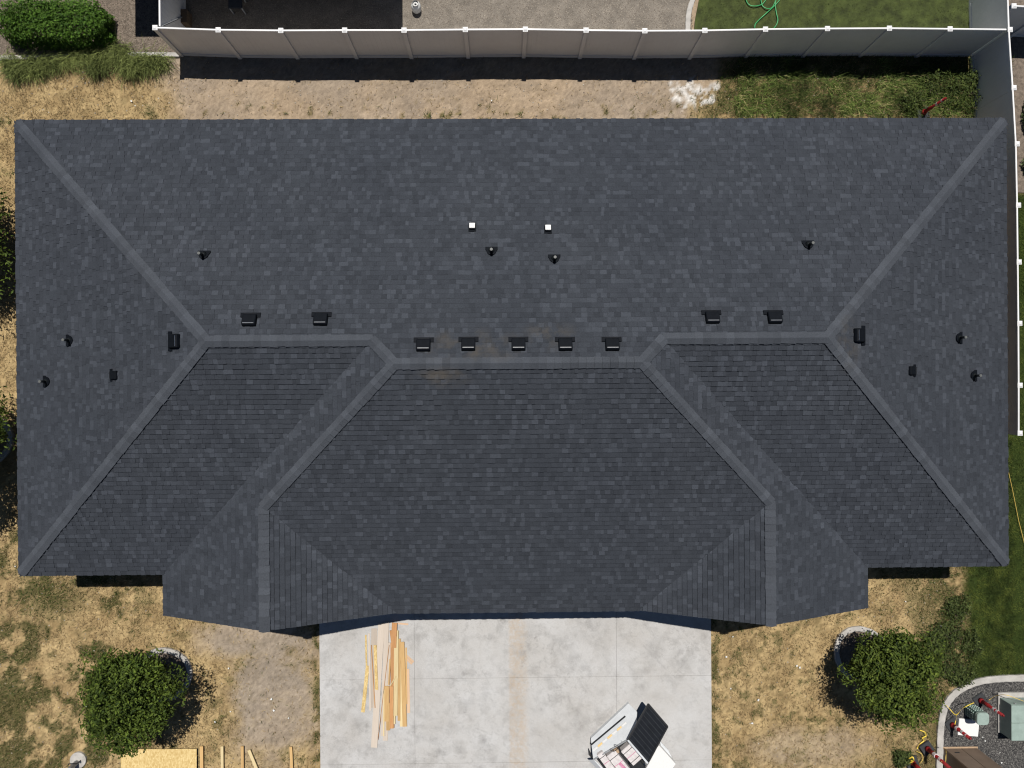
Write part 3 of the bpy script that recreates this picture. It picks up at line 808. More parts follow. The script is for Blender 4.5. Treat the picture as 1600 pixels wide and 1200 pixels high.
# small things in the shade behind the fence
q = G(283.5, 27, .3)
bx = MB()
for j in range(3): bx.box((0, -.14 + j*.14, .2), (.16, .13, .40))
wb = tag(empty('wooden_box', (q.x+.12, q.y, 0)), 'low brown wooden box in shade beside the gate', 'box')
for j in range(3): MB().box((0, -.15 + j*.15, .2), (.22, .14, .40)).build('board', M['brown_wood'], wb)
q = G(368, 3, .4)
ch = tag(empty('patio_chair', (q.x, q.y, 0)), 'dark patio chair in the shade of the neighbouring house', 'chair')
MB().box((0, 0, .42), (.46, .46, .05)).build('seat', M['dark_stone'], ch, bevel=.02)
MB().box((0, .23, .68), (.46, .04, .5)).build('backrest', M['dark_stone'], ch, bevel=.015)
for sx in (-1, 1):
    for sy in (-1, 1): MB().box((sx*.2, sy*.2, .2), (.035, .035, .42)).build('leg', M['galv'], ch)
q = G(650, 10, .25)
pt = tag(empty('propane_cylinder', (q.x, q.y, 0)), 'white propane cylinder standing on the tan gravel', 'gas cylinder')
pr = [(.10,.0),(.12,.03),(.155,.07),(.16,.12),(.16,.27),(.15,.33),(.11,.38),(.05,.40)]
MB().tube([(0,0,z) for r_, z in pr], [r_ for r_, z in pr], 20).build('tank', M['propane'], pt, smooth=True)
MB().tube([(0,0,.38),(0,0,.46)], .10, 16, cap=False).build('collar', M['propane'], pt)
MB().tube([(0,0,.39),(0,0,.45)], .025, 8).build('valve', M['darkmetal'], pt)
MB().tube([(-.04,0,.45),(.04,0,.45)], .012, 8).build('valve_handle', M['capwhite'], pt)

# ------------------------------------------------------------------ edgings
def strip(name, pts, wd, z, mat, label, cat, smooth_n=0):
    pts = [Vector((q[0], q[1], 0)) for q in pts]
    V_, n = [], len(pts)
    for i, q in enumerate(pts):
        d = (pts[min(i+1,n-1)] - pts[max(i-1,0)]).normalized(); s_ = Vector((-d.y, d.x, 0))
        k_ = wd/2 * (1 + .06*math.sin(i*2.1))
        for sg, zz in ((-1,-.08),(-1,z-.015),(-.8,z),(.8,z),(1,z-.015),(1,-.08)): V_.append(q + s_*sg*k_ + Vector((0,0,zz)))
    Fs = []
    for i in range(n-1):
        for j in range(5): Fs.append((i*6+j, i*6+j+1, (i+1)*6+j+1, (i+1)*6+j))
    Fs += [tuple(range(5,-1,-1)), tuple(range((n-1)*6, n*6))]
    me = MB().add(V_, [f[::-1] for f in Fs]).mesh(name, mat)
    o = link(name, me)
    return tag(o, label, cat)
def spline(pts, k=6):
    pts = [Vector((q[0], q[1], 0)) for q in pts]; o = []
    for i in range(len(pts)-1):
        p0, p1, p2, p3 = pts[max(i-1,0)], pts[i], pts[i+1], pts[min(i+2,len(pts)-1)]
        for j in range(k):
            t = j/k
            o.append(.5*((2*p1)+(p2-p0)*t+(2*p0-5*p1+4*p2-p3)*t*t+(3*p1-p0-3*p2+p3)*t**3))
    return o + [pts[-1]]
strip('concrete_curb', pxy([(-60,92),(0,91),(90,89),(200,85),(282,86)]), .14, .05, M['concrete_curb'], 'thin concrete edging along the mulch bed below the hedge', 'edging')
strip('concrete_curb', spline(pxy([(1074.5,62),(1074.5,40),(1076,20),(1082,0),(1096,-40)])), .17, .06, M['concrete_curb'], 'curved concrete edging between tan gravel and green lawn', 'edging')
curb_pts = [(1700,1052),(1640,1056),(1600,1059),(1565,1060),(1532,1064),(1505,1074),(1486,1089),(1474,1110),(1469,1140),(1468,1170),(1467,1215),(1466,1300)]
strip('concrete_curb', spline(pxy(curb_pts)), .22, .06, M['concrete_curb'], 'pale concrete curb bending around the dark gravel utility bed', 'curb')
bed_poly = [tuple(q)[:2] for q in spline(pxy(curb_pts))] + [tuple(G(1700, 1300))[:2]]
sheet('gravel_bed', ccw(bed_poly), .02, M['gravel'])
def ring(px, py, r, label, mat='concrete_curb'):
    c = G(px, py); pts = []
    for i in range(41):
        t = 2*math.pi*i/40; k_ = r*(1+.03*math.sin(3*t+1))
        pts.append((c.x + k_*math.cos(t), c.y + k_*math.sin(t)))
    strip('tree_ring', pts, .17, .07, M['concrete_curb'], label, 'edging')
    sheet('tree_mulch', [(c.x + (r-.05)*math.cos(2*math.pi*i/28), c.y + (r-.05)*math.sin(2*math.pi*i/28)) for i in range(28)], .025, M['mulch'])
ring(258, 1053, .82, 'round concrete ring partly hidden under the front left tree')
ring(1343, 1019, .82, 'round concrete ring partly hidden under the front right tree')
ring(-24, 686, .86, 'round concrete ring below the lower tree at the left edge')
ring(-46, 372, .80, 'round concrete ring below the upper tree at the left edge')

# ------------------------------------------------------------------ trees and shrubs
def leaves(cent, nrm, size, colr, rng, jitter=.9, ratio=.5):
    """one folded leaf (4 verts, 2 tris) per centre"""
    N = len(cent)
    n = nrm + rng.normal(0, jitter, (N, 3)); n /= np.linalg.norm(n, axis=1, keepdims=True)
    r = rng.normal(0, 1, (N, 3)); a = np.cross(n, r); a /= np.linalg.norm(a, axis=1, keepdims=True); b = np.cross(n, a)
    s = size * rng.uniform(.5, 1.4, (N, 1))
    v0 = cent - a*s*.5; v1 = cent + b*s*ratio*.5 + n*s*.08; v2 = cent + a*s*.5 - n*s*.1; v3 = cent - b*s*ratio*.5 + n*s*.08
    V_ = np.stack([v0, v1, v2, v3], 1).reshape(-1, 3)
    i = np.arange(N) * 4
    F_ = np.concatenate([np.stack([i, i+1, i+2], 1), np.stack([i, i+2, i+3], 1)])
    return V_, F_, np.repeat(colr, 4, axis=0)
def leaf_cols(N, rng, base, hi, amt=.35):
    t = rng.beta(1.6, 2.4, (N, 1)); c = np.array(base)*(1-t) + np.array(hi)*t
    return c * rng.uniform(1-amt, 1+amt, (N, 1))
def tree(px, py, zc, R_, H_, seed, label, nclump=150, per=180, size=.112, base=(.022,.042,.009), hi=(.15,.205,.032), group=None):
    rng = np.random.default_rng(seed); c = G(px, py)
    o = tag(empty('ornamental_tree', (c.x, c.y, 0)), label, 'tree', group)
    tr = MB()
    tr.tube([(0,0,-.05),(.02,.01,.4),(-.01,.02,.8),(.0,.0,zc-.25)], [.085,.065,.06,.045], 9)
    tips = []
    for k_ in range(11):
        t = 2*math.pi*k_/11 + rng.uniform(-.2,.2); el = rng.uniform(.15, 1.1); z0 = .75 + .08*k_
        L = R_ * rng.uniform(.65, .9)
        e_ = Vector((math.cos(t)*math.cos(el)*L, math.sin(t)*math.cos(el)*L, min(z0 + math.sin(el)*L*.8, zc+H_*.8)))
        m_ = Vector((e_.x*.45, e_.y*.45, z0 + (e_.z-z0)*.6))
        tr.tube([(0,0,z0), m_, e_], [.035,.022,.008], 6)
        for s_ in (-1, 1):
            tr.tube([m_, m_ + Vector((math.cos(t+s_*.7)*L*.4, math.sin(t+s_*.7)*L*.4, .25))], [.015,.005], 5)
    tr.build('trunk', M['bark'], o, smooth=True)
    # clumps on an uneven ellipsoid
    u = rng.normal(0, 1, (nclump, 3)); u /= np.linalg.norm(u, axis=1, keepdims=True)
    lob = 1 + .14*np.sin(3*np.arctan2(u[:,1], u[:,0]) + seed) + .10*np.sin(5*np.arctan2(u[:,1], u[:,0]) + 2*seed)
    rad = (rng.uniform(.12, 1, nclump)**.45) * lob
    cl = u * rad[:, None] * np.array([R_*.80, R_*.80, H_*.80]) + np.array([0, 0, zc])
    cr = rng.uniform(.22, .58, nclump) * R_ / 1.6
    tn = rng.uniform(.7, 1.3, nclump)
    K = np.repeat(np.arange(nclump), per)
    off = rng.normal(0, 1, (len(K), 3)); off /= np.linalg.norm(off, axis=1, keepdims=True)
    pos = cl[K] + off * (cr[K] * rng.uniform(.25, 1.0, len(K))**.5)[:, None] * np.array([1.05, 1.05, .75])
    nr = off*.7 + np.array([0, 0, .9])
    colr = leaf_cols(len(K), rng, base, hi) * tn[K][:, None]
    V_, F_, Cc = leaves(pos, nr, size, colr, rng, .75, .42)
    np_mesh('crown', V_, F_, M['leaf'], Cc, o)
    return o
tree(254, 1049, 2.05, 1.64, 1.05, 1, 'round green tree in the ring at the front left')
tree(1345, 1019, 2.05, 1.68, 1.05, 5, 'round bright green tree in the ring at the front right', base=(.024,.046,.010), hi=(.17,.22,.036))
tree(-46, 372, 2.3, 2.75, 1.35, 9, 'upper tree at the left edge beside the house', nclump=260)
tree(-24, 690, 2.15, 2.4, 1.2, 12, 'lower tree at the left edge beside the house')

def shrub(name, c, rx, ry, h_, n, size, seed, label, base, hi, cat='shrub', group=None, stems=6, rough=False, boxy=False):
    rng = np.random.default_rng(seed)
    o = tag(empty(name, (c.x, c.y, 0)), label, cat, group)
    st = MB()
    for k_ in range(stems):
        t = rng.uniform(0, 6.28)
        st.tube([(0,0,-.05), (math.cos(t)*rx*.3, math.sin(t)*ry*.3, h_*.45), (math.cos(t)*rx*.6, math.sin(t)*ry*.6, h_*.75)], [.02,.012,.005], 5)
    st.build('stem', M['bark'], o)
    u = rng.normal(0, 1, (n, 3)); u[:, 2] = np.abs(u[:, 2]); u /= np.linalg.norm(u, axis=1, keepdims=True)
    a_ = np.arctan2(u[:,1], u[:,0])
    nz = fbm(u[:,0]*3.2+seed, u[:,1]*3.2+u[:,2]*2, seed, 3)
    lobe = .55 + 1.0*fbm(np.cos(a_)*1.6+seed*3.1, np.sin(a_)*1.6-seed, seed, 2) if rough else 1.0
    rad = (.72 + .5*nz) * rng.uniform(.4, 1, n)**.35 * lobe
    if rough: rad *= rng.uniform(.55, 1.12, n)
    if boxy: u = u / (np.sum(np.abs(u)**5, axis=1, keepdims=True)**.2); rad = .80 + .22*nz; rad = rad * rng.uniform(.75, 1.0, n)
    pos = u * rad[:, None] * np.array([rx, ry, h_])
    pos[:, 2] += h_*.08
    colr = leaf_cols(n, rng, base, hi) * (.6 + .8*nz)[:, None]
    V_, F_, Cc = leaves(pos, u*.6 + np.array([0,0,.8]), size, colr, rng, .6)
    np_mesh('foliage', V_, F_, M['leaf'], Cc, o)
    return o
c = G(100, 50)
shrub('hedge_shrub', c, 1.95, .72, 1.15, 14000, .085, 31, 'dense clipped green shrub in the mulch bed at top left', (.03,.075,.010), (.12,.22,.028), 'shrub', stems=12, boxy=True)
wd = [(1492,950,.40,.42,.35,'dark leafy weed clump below the right eave'), (1478,990,.55,.42,.42,'broad leafy weed clump beside the front right tree'), (1517,1004,.36,.34,.38,'round dark weed clump at the edge of the lawn'),
      (1480,1040,.55,.42,.40,'leafy weed clump between tree and gravel bed'), (1497,1054,.36,.3,.36,'weed clump growing against the concrete curb'), (1409,1184,.24,.26,.3,'small green weed beside the lowest marker post'), (1460,1010,.4,.4,.35,'weed clump half under the right tree')]
for i, (x, y, a_, b_, h_, l) in enumerate(wd):
    shrub('weed_clump', G(x, y), a_*1.35, b_*1.35, h_*.8, 1300, .075, 40+i, l, (.028,.046,.014), (.13,.16,.045), 'weed', 'weeds near the front right tree', stems=4, rough=True)
wb2 = [(1500,150,.75,.5,.45,'large green weed bush in the back right corner'), (1455,135,.55,.5,.35,'grassy weed bush beside the red marker in the back yard'), (1520,128,.5,.35,.4,'leafy weed bush against the side fence'), (1425,160,.4,.35,.3,'low dark weed bush left of the red back yard marker')]
for i, (x, y, a_, b_, h_, l) in enumerate(wb2):
    shrub('weed_bush', G(x, y), a_*1.3, b_*1.3, h_, 1600, .07, 60+i, l, (.03,.05,.014), (.12,.15,.035), 'weed', 'weeds in the back right corner', stems=4, rough=True)
for i, (x, y, a_, b_, h_, l) in enumerate([(1602,185,.55,.8,.7,'pale leafy shrub just beyond the side fence'), (1602,255,.5,.7,.7,'darker leafy shrub beyond the side fence, lower one')]):
    q = G(x, y); shrub('side_shrub', Vector((q.x+.35, q.y, 0)), a_, b_, h_, 3000, .08, 80+i, l, (.05,.08,.03), (.22,.25,.12), 'shrub', 'shrubs beyond the side fence', stems=5)

# ------------------------------------------------------------------ grasses (uncountable)
def blades(name, X, Y, Z, L, W_, lean, az, colr, label):
    N = len(X)
    d = np.stack([np.cos(az), np.sin(az)], 1); s_ = np.stack([-np.sin(az), np.cos(az)], 1)
    hx = np.sin(lean)*L; hz = np.cos(lean)*L
    b0 = np.stack([X, Y, Z], 1)
    v0 = b0.copy(); v0[:, :2] += s_*W_[:, None]/2
    v1 = b0.copy(); v1[:, :2] -= s_*W_[:, None]/2
    md = b0.copy(); md[:, :2] += d*(hx*.45)[:, None]; md[:, 2] += hz*.65
    v2 = md.copy(); v2[:, :2] -= s_*W_[:, None]*.4; v3 = md.copy(); v3[:, :2] += s_*W_[:, None]*.4
    v4 = b0.copy(); v4[:, :2] += d*hx[:, None]; v4[:, 2] += hz
    V_ = np.stack([v0, v1, v2, v3, v4], 1).reshape(-1, 3); i = np.arange(N)*5
    F_ = np.concatenate([np.stack([i, i+1, i+2], 1), np.stack([i, i+2, i+3], 1), np.stack([i+3, i+2, i+4], 1)])
    o = np_mesh(name, V_, F_, M['blade'], np.repeat(colr, 5, axis=0))
    return tag(o, label, 'grass', None, 'stuff')
def inside_house(X, Y):
    a_ = (X > XL+.45) & (X < XR-.45) & (Y > YF+.45) & (Y < YB-.45)
    b_ = (X > GL+.45) & (X < GR-.45) & (Y > YM+.4) & (Y < YF+.5)
    c_ = (X > DX[0]-.02) & (X < DX[-1]+.02) & (Y < -5.9)
    return a_ | b_ | c_
poly_bed = np.array(bed_poly)
def in_poly(X, Y, P):
    r = np.zeros(len(X), bool); n = len(P); j = n-1
    for i in range(n):
        c_ = ((P[i,1] > Y) != (P[j,1] > Y)) & (X < (P[j,0]-P[i,0])*(Y-P[i,1])/(P[j,1]-P[i,1]+1e-12)+P[i,0])
        r ^= c_; j = i
    return r
N0 = 420000
X = RNG.uniform(-17.6, 17.4, N0); Y = RNG.uniform(-13.4, 11.0, N0)
keep = ~inside_house(X, Y) & ~in_poly(X, Y, poly_bed)
X, Y = X[keep], Y[keep]
g_, d_, l_, w_, a1, a2_, a3 = masks(X, Y)
n9 = fbm(X*3.2, Y*3.2, 77, 3)
# straw
pr_ = (1-d_)*(1-.55*g_)*(1-l_)*(1-w_) * sst(n9, .25, .55)
k_ = RNG.uniform(0, 1, len(X)) < np.clip(pr_*.85 + .05*(1-l_), 0, 1)
n = k_.sum(); t = RNG.uniform(0, 1, (n, 1))
cc = np.array([.56,.42,.225])*t + np.array([.20,.135,.060])*(1-t)
blades('dry_grass', X[k_], Y[k_], np.full(n, -.03), RNG.uniform(.05,.15,n), RNG.uniform(.008,.018,n), RNG.uniform(.5,1.4,n), RNG.uniform(0,6.28,n), cc, 'short straw coloured dead grass over the front yard')
# green weeds and tufts
k_ = RNG.uniform(0, 1, len(X)) < np.clip(g_*.8, 0, 1) * (1-l_)
n = k_.sum(); t = RNG.uniform(0, 1, (n, 1)); t2 = (fbm(X[k_]*2, Y[k_]*2, 33, 3) > .52)[:, None]*.5
cc = np.array([.022,.034,.010])*(1-t) + np.array([.105,.115,.034])*t; cc = cc*(.55 + 1.1*fbm(X[k_]*1.3, Y[k_]*1.3, 35, 3)[:, None]); cc = cc*(1-t2*.5) + np.array([.13,.10,.04])*t2*.5; cc = np.where((Y[k_] > 7)[:, None], cc*np.array([[.85,1.25,.9]]), cc*np.array([[.92,1.15,.85]]))
tall = np.where(Y[k_] > 7, 1.6, 1.0)
blades('green_weeds', X[k_], Y[k_], np.full(n, -.03), RNG.uniform(.06,.16,n)*tall, RNG.uniform(.008,.018,n), RNG.uniform(.3,1.2,n), RNG.uniform(0,6.28,n), cc, 'patchy green weeds growing through the dead grass')
# mown lawn at the right and the neighbour's lawn at the top
k_ = (RNG.uniform(0, 1, len(X)) < l_)
LX = np.concatenate([X[k_], np.repeat(X[k_], 2) + RNG.normal(0, .03, 2*k_.sum()), RNG.uniform(6.75, 16.25, 34000), RNG.uniform(16.5, 17.9, 22000)])
LY = np.concatenate([Y[k_], np.repeat(Y[k_], 2) + RNG.normal(0, .03, 2*k_.sum()), RNG.uniform(11.2, 14.4, 34000), RNG.uniform(-13.4, 6.3, 22000)])
ok = ~in_poly(LX, LY, poly_bed); LX, LY = LX[ok], LY[ok]
n = len(LX); t = np.clip(RNG.normal(.45, .22, (n, 1)) + (fbm(LX*3.2, LY*3.2, 55, 4)[:, None]-.5)*2.6, 0, 1)
cc = np.array([.026,.042,.008])*(1-t) + np.array([.15,.18,.036])*t
blades('lawn_grass', LX, LY, np.full(n, -.02), RNG.uniform(.04,.085,n), RNG.uniform(.008,.014,n), RNG.uniform(.3,1.1,n), RNG.uniform(0,6.28,n), cc, 'short mown green lawn grass on the neighbouring lots')
# arching ornamental grass on the left below the hedge
cx_, cy_ = [], []
for x, y in [(15,100),(45,104),(75,102),(100,98),(120,92),(140,88),(160,96),(185,84),(192,100),(215,100),(232,104),(150,108),(60,112),(25,115),(205,110),(250,100)]:
    q = G(x, y); m_ = int(RNG.uniform(160, 430))
    cx_.append(q.x + RNG.normal(0, .16, m_)); cy_.append(q.y + .12 + RNG.normal(0, .14, m_))
OX, OY = np.concatenate(cx_), np.concatenate(cy_); n = len(OX)
t = np.clip(RNG.uniform(0, 1, (n, 1))*.7 + (fbm(OX*2.5, OY*2.5, 91, 3)[:, None]-.35)*1.1, 0, 1)
cc = np.array([.055,.075,.022])*(1-t) + np.array([.33,.38,.12])*t
blades('arching_grass', OX, OY, np.full(n, -.02), RNG.uniform(.3,.75,n), RNG.uniform(.010,.020,n), RNG.uniform(.6,1.4,n), RNG.normal(-1.0, .8, n), cc, 'long arching green grass below the hedge at top left')
# tall grass in the back right corner
m_ = 9000
TX = RNG.uniform(7.6, 16.1, m_); TY = RNG.uniform(9.0, 10.9, m_)
ok = fbm(TX*1.2, TY*1.2, 14, 3) + .12*sst(TX, 8, 13) > .51; TX, TY = TX[ok], TY[ok]; n = len(TX)
t = RNG.uniform(0, 1, (n, 1)); t3 = (RNG.uniform(0, 1, (n, 1)) < .10)
cc = np.array([.045,.070,.016])*(1-t) + np.array([.17,.23,.055])*t; cc = np.where(t3, np.array([[.42,.34,.17]]), cc) * (.35 + 1.3*sst(fbm(TX*1.1, TY*1.6, 18, 3), .3, .65))[:, None]
blades('tall_grass', TX, TY, np.full(n, -.02), RNG.uniform(.15,.42,n), RNG.uniform(.008,.014,n), RNG.uniform(.4,1.3,n), RNG.normal(-1.2, 1.0, n), cc, 'tall green grass along the shaded back fence')

# pebbles
def pebbles(name, X, Y, z, smin, smax, c0, c1, label):
    n = len(X); s_ = RNG.uniform(smin, smax, (n, 1)); r = RNG.uniform(0, 6.28, n)
    base = np.array([[1,0,0],[0,1,0],[-1,0,0],[0,-1,0],[0,0,.7],[0,0,-.5]])
    V_ = base[None]*s_[:, None, :]*RNG.uniform(.7, 1.25, (n, 6, 1))
    ca, sa = np.cos(r)[:, None], np.sin(r)[:, None]
    V2 = V_.copy(); V2[:, :, 0] = V_[:, :, 0]*ca - V_[:, :, 1]*sa; V2[:, :, 1] = V_[:, :, 0]*sa + V_[:, :, 1]*ca
    V2 += np.stack([X, Y, np.full(n, z)], 1)[:, None, :]
    f = np.array([[0,1,4],[1,2,4],[2,3,4],[3,0,4]])
    F_ = (f[None] + (np.arange(n)*6)[:, None, None]).reshape(-1, 3)
    t = RNG.beta(1.2, 2.2, (n, 1)); cc = np.array(c0)*(1-t) + np.array(c1)*t
    return tag(np_mesh(name, V2.reshape(-1, 3), F_, M['pebble'], np.repeat(cc, 6, axis=0)), label, 'gravel', None, 'stuff')
X = RNG.uniform(14.6, 18.5, 26000); Y = RNG.uniform(-13.6, -9.8, 26000); ok = in_poly(X, Y, poly_bed)
pebbles('dark_pebbles', X[ok], Y[ok], .024, .012, .034, (.016,.016,.018), (.20,.19,.175), 'dark grey pebbles filling the utility bed')
X = RNG.uniform(-10.6, 6.5, 30000); Y = RNG.uniform(11.2, 14.2, 30000)
pebbles('tan_pebbles', X, Y, .014, .010, .022, (.12,.10,.08), (.38,.33,.27), 'fine tan gravel behind the white fence')
X = RNG.uniform(-17.5, -10.8, 9000); Y = RNG.uniform(11.1, 12.95, 9000)
pebbles('mulch_chips', X, Y, .014, .010, .03, (.07,.055,.04), (.30,.25,.20), 'brown bark chips around the hedge')
X = RNG.uniform(-17, 16, 2600); Y = np.where(RNG.uniform(0, 1, 2600) < .4, RNG.uniform(8, 10.8, 2600), RNG.uniform(-13.2, -6, 2600)); ok = ~inside_house(X, Y) & ~in_poly(X, Y, poly_bed)
pebbles('small_stones', X[ok], Y[ok], -.025, .010, .028, (.16,.13,.10), (.5,.45,.38), 'small loose stones and clods on the bare soil')

# ------------------------------------------------------------------ lumber
def wood(name, c0, c1, osb=False):
    m, nt, b = nodes(name)
    tc = nt.nodes.new('ShaderNodeTexCoord')
    mp = nt.nodes.new('ShaderNodeMapping'); mp.inputs['Scale'].default_value = (1, 1, 1) if osb else (16, .6, 16)
    nt.links.new(tc.outputs['Object'], mp.inputs[0])
    if osb:
        v = tex(nt, 'v', 30, 0, mp.outputs[0]); r = ramp(nt, v.outputs['Color'], .1, .9, c0, c1)
        mp.inputs['Scale'].default_value = (1.0, .55, 1)
    else:
        v = tex(nt, 'n', 3.0, 5, mp.outputs[0]); r = ramp(nt, v.outputs[0], .3, .7, c0, c1)
    oi = nt.nodes.new('ShaderNodeObjectInfo')
    rr_ = ramp(nt, oi.outputs['Random'], 0, 1, (.82, .80, .78), (1.12, 1.1, 1.08))
    o = mix(nt, 1.0, r.outputs[0], rr_.outputs[0], 'MULTIPLY')
    nt.links.new(o, b.inputs['Base Color']); b.inputs['Roughness'].default_value = .75
    return m
M['pine'] = wood('pine', (.46, .28, .11), (.62, .42, .19))
M['redpine'] = wood('reddish_pine', (.42, .20, .075), (.58, .32, .14))
M['paleyellow'] = wood('pale_pine', (.60, .47, .24), (.72, .60, .36))
M['salmon'] = wood('salmon_pine', (.55, .37, .24), (.66, .48, .33))
M['cream'] = wood('primed_board', (.50, .435, .365), (.57, .50, .43))
M['osb'] = wood('strand_board', (.52, .36, .13), (.74, .58, .28), True)
DZ = .05
def board(a, b, wpx, th, z, mat, label, cat='board', name='lumber_board'):
    A_, B_ = G(*a, z + th/2), G(*b, z + th/2)
    mid = (A_ + B_)/2; d = B_ - A_; L = d.length; ang = math.atan2(d.y, d.x) - math.pi/2
    o = MB().box((0, 0, 0), (wpx/45.5, L, th)).build(name, M[mat], None, bevel=.003)
    o.location = mid; o.rotation_euler = (0, 0, ang)
    return tag(o, label, cat, 'offcut boards piled on the driveway')
for i, a in enumerate([
 ((621.5,985),(621,1060),2.2,.02,DZ+.10,'paleyellow','thin pale stick near the top of the golden boards'),
 ((609.5,1030),(607.5,1070),2.2,.02,DZ+.06,'pine','thin golden stick left of the reddish board'),
 ((634.5,1012),(635.5,1100),2.4,.03,DZ,'pine','thin golden stick at the right side of the pile'),
 ((600,1078),(599.5,1150),2.0,.02,DZ+.06,'paleyellow','thin pale stick left of the wide orange block'),
 ((580,1008),(586,1106),1.3,.02,DZ+.04,'redpine','thin strip standing in for a dark gap on the cream boards'),  # added strip draws the shaded gap line beside the cream boards
 ((617,1075),(616.5,1131),2.6,.04,DZ+.05,'paleyellow','thin pale stick between the red orange and golden boards'),
 ((608,1008),(590.5,1156),.8,.02,DZ+.06,'redpine','long thin strip standing in for the slanting dark gap between cream boards'),  # added strip draws the diagonal shaded gap between cream boards
 ((585,982),(582,1106),9,.018,DZ,'cream','cream primed board, leftmost wide one of the driveway pile'),
 ((596,974),(584.5,1168),9.5,.018,DZ+.019,'cream','longest cream primed board reaching lowest on the driveway'),
 ((604,972),(598.5,1150),7.5,.018,DZ+.038,'cream','cream primed board in the middle of the lumber pile'),
 ((607,1004),(602,1157),7.5,.035,DZ+.002,'cream','cream board with square lower end beside the orange boards'),
 ((576.5,990),(578.5,1110),2.6,.02,DZ,'cream','thin cream strip left of the lumber pile'),
 ((586,1008),(588.5,1078),4.5,.012,DZ+.06,'osb','speckled strand board strip lying on the cream boards'),
 ((571.5,992),(573,1052),2.6,.012,DZ,'osb','narrow speckled strip at the far left of the pile'),
 ((574.5,1040),(567,1113),5.5,.012,DZ+.005,'osb','slanting speckled strip at the lower left of the pile'),
 ((616.5,973),(615,1012),8,.04,DZ+.10,'redpine','short dark orange board under the eave shadow'),
 ((610.5,985),(613.5,1006),3.5,.04,DZ+.03,'redpine','short orange stick leaning beside the eave shadow'),
 ((613,1005),(613.5,1137),5.5,.04,DZ+.03,'redpine','reddish pine board left of the pale yellow one'),
 ((619,994),(618,1118),6,.04,DZ+.06,'paleyellow','pale yellow board in the middle of the pine boards'),
 ((624,998),(623.5,1126),4.2,.04,DZ+.03,'pine','narrow golden board right of the pale yellow one'),
 ((628.5,1003),(632.5,1135),6.5,.04,DZ+.055,'pine','long golden pine board at the right of the pile'),
 ((626.5,1010),(627,1135),4.0,.04,DZ+.01,'paleyellow','pale stick under the long golden board'),
 ((637,1045),(638.5,1114),4.6,.02,DZ,'salmon','salmon coloured board at the far right of the pile'),
 ((604.3,1072),(604.3,1127),7,.04,DZ+.07,'pine','wide short orange block lying on the cream boards'),
 ((606,1098),(606.5,1141),5.5,.04,DZ+.045,'pine','short golden board below the wide orange block'),
 ((611.5,1072),(612,1138),5.6,.04,DZ+.072,'redpine','short red orange board right of the wide block'),
 ((618.5,1057),(609.5,1072),1.6,.012,DZ+.115,'paleyellow','small pale stick lying across the boards'),
 ((621,974),(638,975.5),2.5,.02,DZ,'salmon','small pale strip at the edge of the eave shadow'),
 ((634,1026),(645,1036),7,.012,DZ+.002,'salmon','small pale triangular offcut right of the pile')]):
    board(*a)
# boards and sheet lying on the dry lawn
osb = MB().box((0, 0, 0), (G(309,1190).x-G(191,1190).x, 2.44, .013)).build('plywood_sheet', M['osb'], None)
q = G(250, 1168); osb.location = (q.x, q.y-1.22, .10); osb.rotation_euler = (.0, 0, -.008)
tag(osb, 'large yellow strand board sheet on the lawn at bottom left', 'plywood')
for a, b, wpx, mat, l in (((315,1166),(316,1262),5,'pine','wooden batten directly right of the plywood sheet'), ((347,1166),(348,1262),4.2,'paleyellow','second wooden batten from the plywood sheet'), ((378.5,1166),(379.5,1262),4.4,'pine','third wooden batten from the plywood sheet'),
                      ((389,1172),(426,1262),4.6,'paleyellow','slanting wooden batten on the lawn near the bottom edge'), ((454.5,1167),(459,1262),4.2,'pine','wooden batten nearest the driveway on the lawn')):
    o = board(a, b, wpx, .04, .05, mat, l, 'batten', 'wooden_batten'); o['group'] = 'battens beside the plywood sheet'
# long beam under them
q0, q1 = G(230, 1225), G(470, 1225)
for yy, l in ((1225, 'support timber under the plywood sheet and battens'),):
    o = board((180, yy), (480, yy), 4, .045, .0, 'pine', l, 'timber', 'support_timber'); o['group'] = 'support timbers'

# ------------------------------------------------------------------ trailer on the driveway
T0 = G(985, 1170, .0)
trl = tag(empty('utility_trailer', (T0.x, T0.y, 0)), 'white open trailer with black ribbed lid at the bottom of the driveway', 'trailer')
def Lq(px, py, z):
    q = G(px, py, z); return Vector((q.x - T0.x, q.y - T0.y, z))
def plate(pts, th, name, mat, bev=0):
    P_ = [Vector(q) for q in pts]; n_ = (P_[1]-P_[0]).cross(P_[2]-P_[0]).normalized()
    if n_.z < 0: P_ = P_[::-1]; n_ = -n_
    n = len(P_)
    return MB().add(P_ + [q - n_*th for q in P_], [tuple(range(n)), tuple(range(2*n-1, n-1, -1))] + [(i, n+i, n+(i+1)%n, (i+1)%n) for i in range(n)]).build(name, M[mat], trl, bevel=bev)
# sloping white side: outer edge low, inner edge high
oA, oF = Lq(982, 1099, .22), Lq(923, 1154, .22)
iE = Lq(927, 1187, .68)
nP = (oA-oF).cross(iE-oF)
def Lp(px, py):
    a_, b_ = Lq(px, py, 0.0), Lq(px, py, 1.0); d_ = b_ - a_
    t = nP.dot(oF - a_) / nP.dot(d_)
    return a_ + d_ * t
iD = Lp(980, 1156)
side = plate([oF, oA, Lp(995, 1112), Lp(994, 1131), iD, iE], .03, 'side_panel', 'white_paint')
def lerp(a, b, t): return a + (b-a)*t
nS = (oA-oF).cross(iE-oF).normalized(); nS = nS if nS.z > 0 else -nS
g0, g1 = lerp(oF, iE, .30) + nS*.012, lerp(oA, iD, .30) + nS*.012
o = MB().bar(g0, lerp(g0, g1, .93), .045, .02, up=nS).build('rub_strip', M['darkmetal'], trl)
g0, g1 = lerp(oF, iE, .62) + nS*.012, lerp(oA, iD, .50) + nS*.012
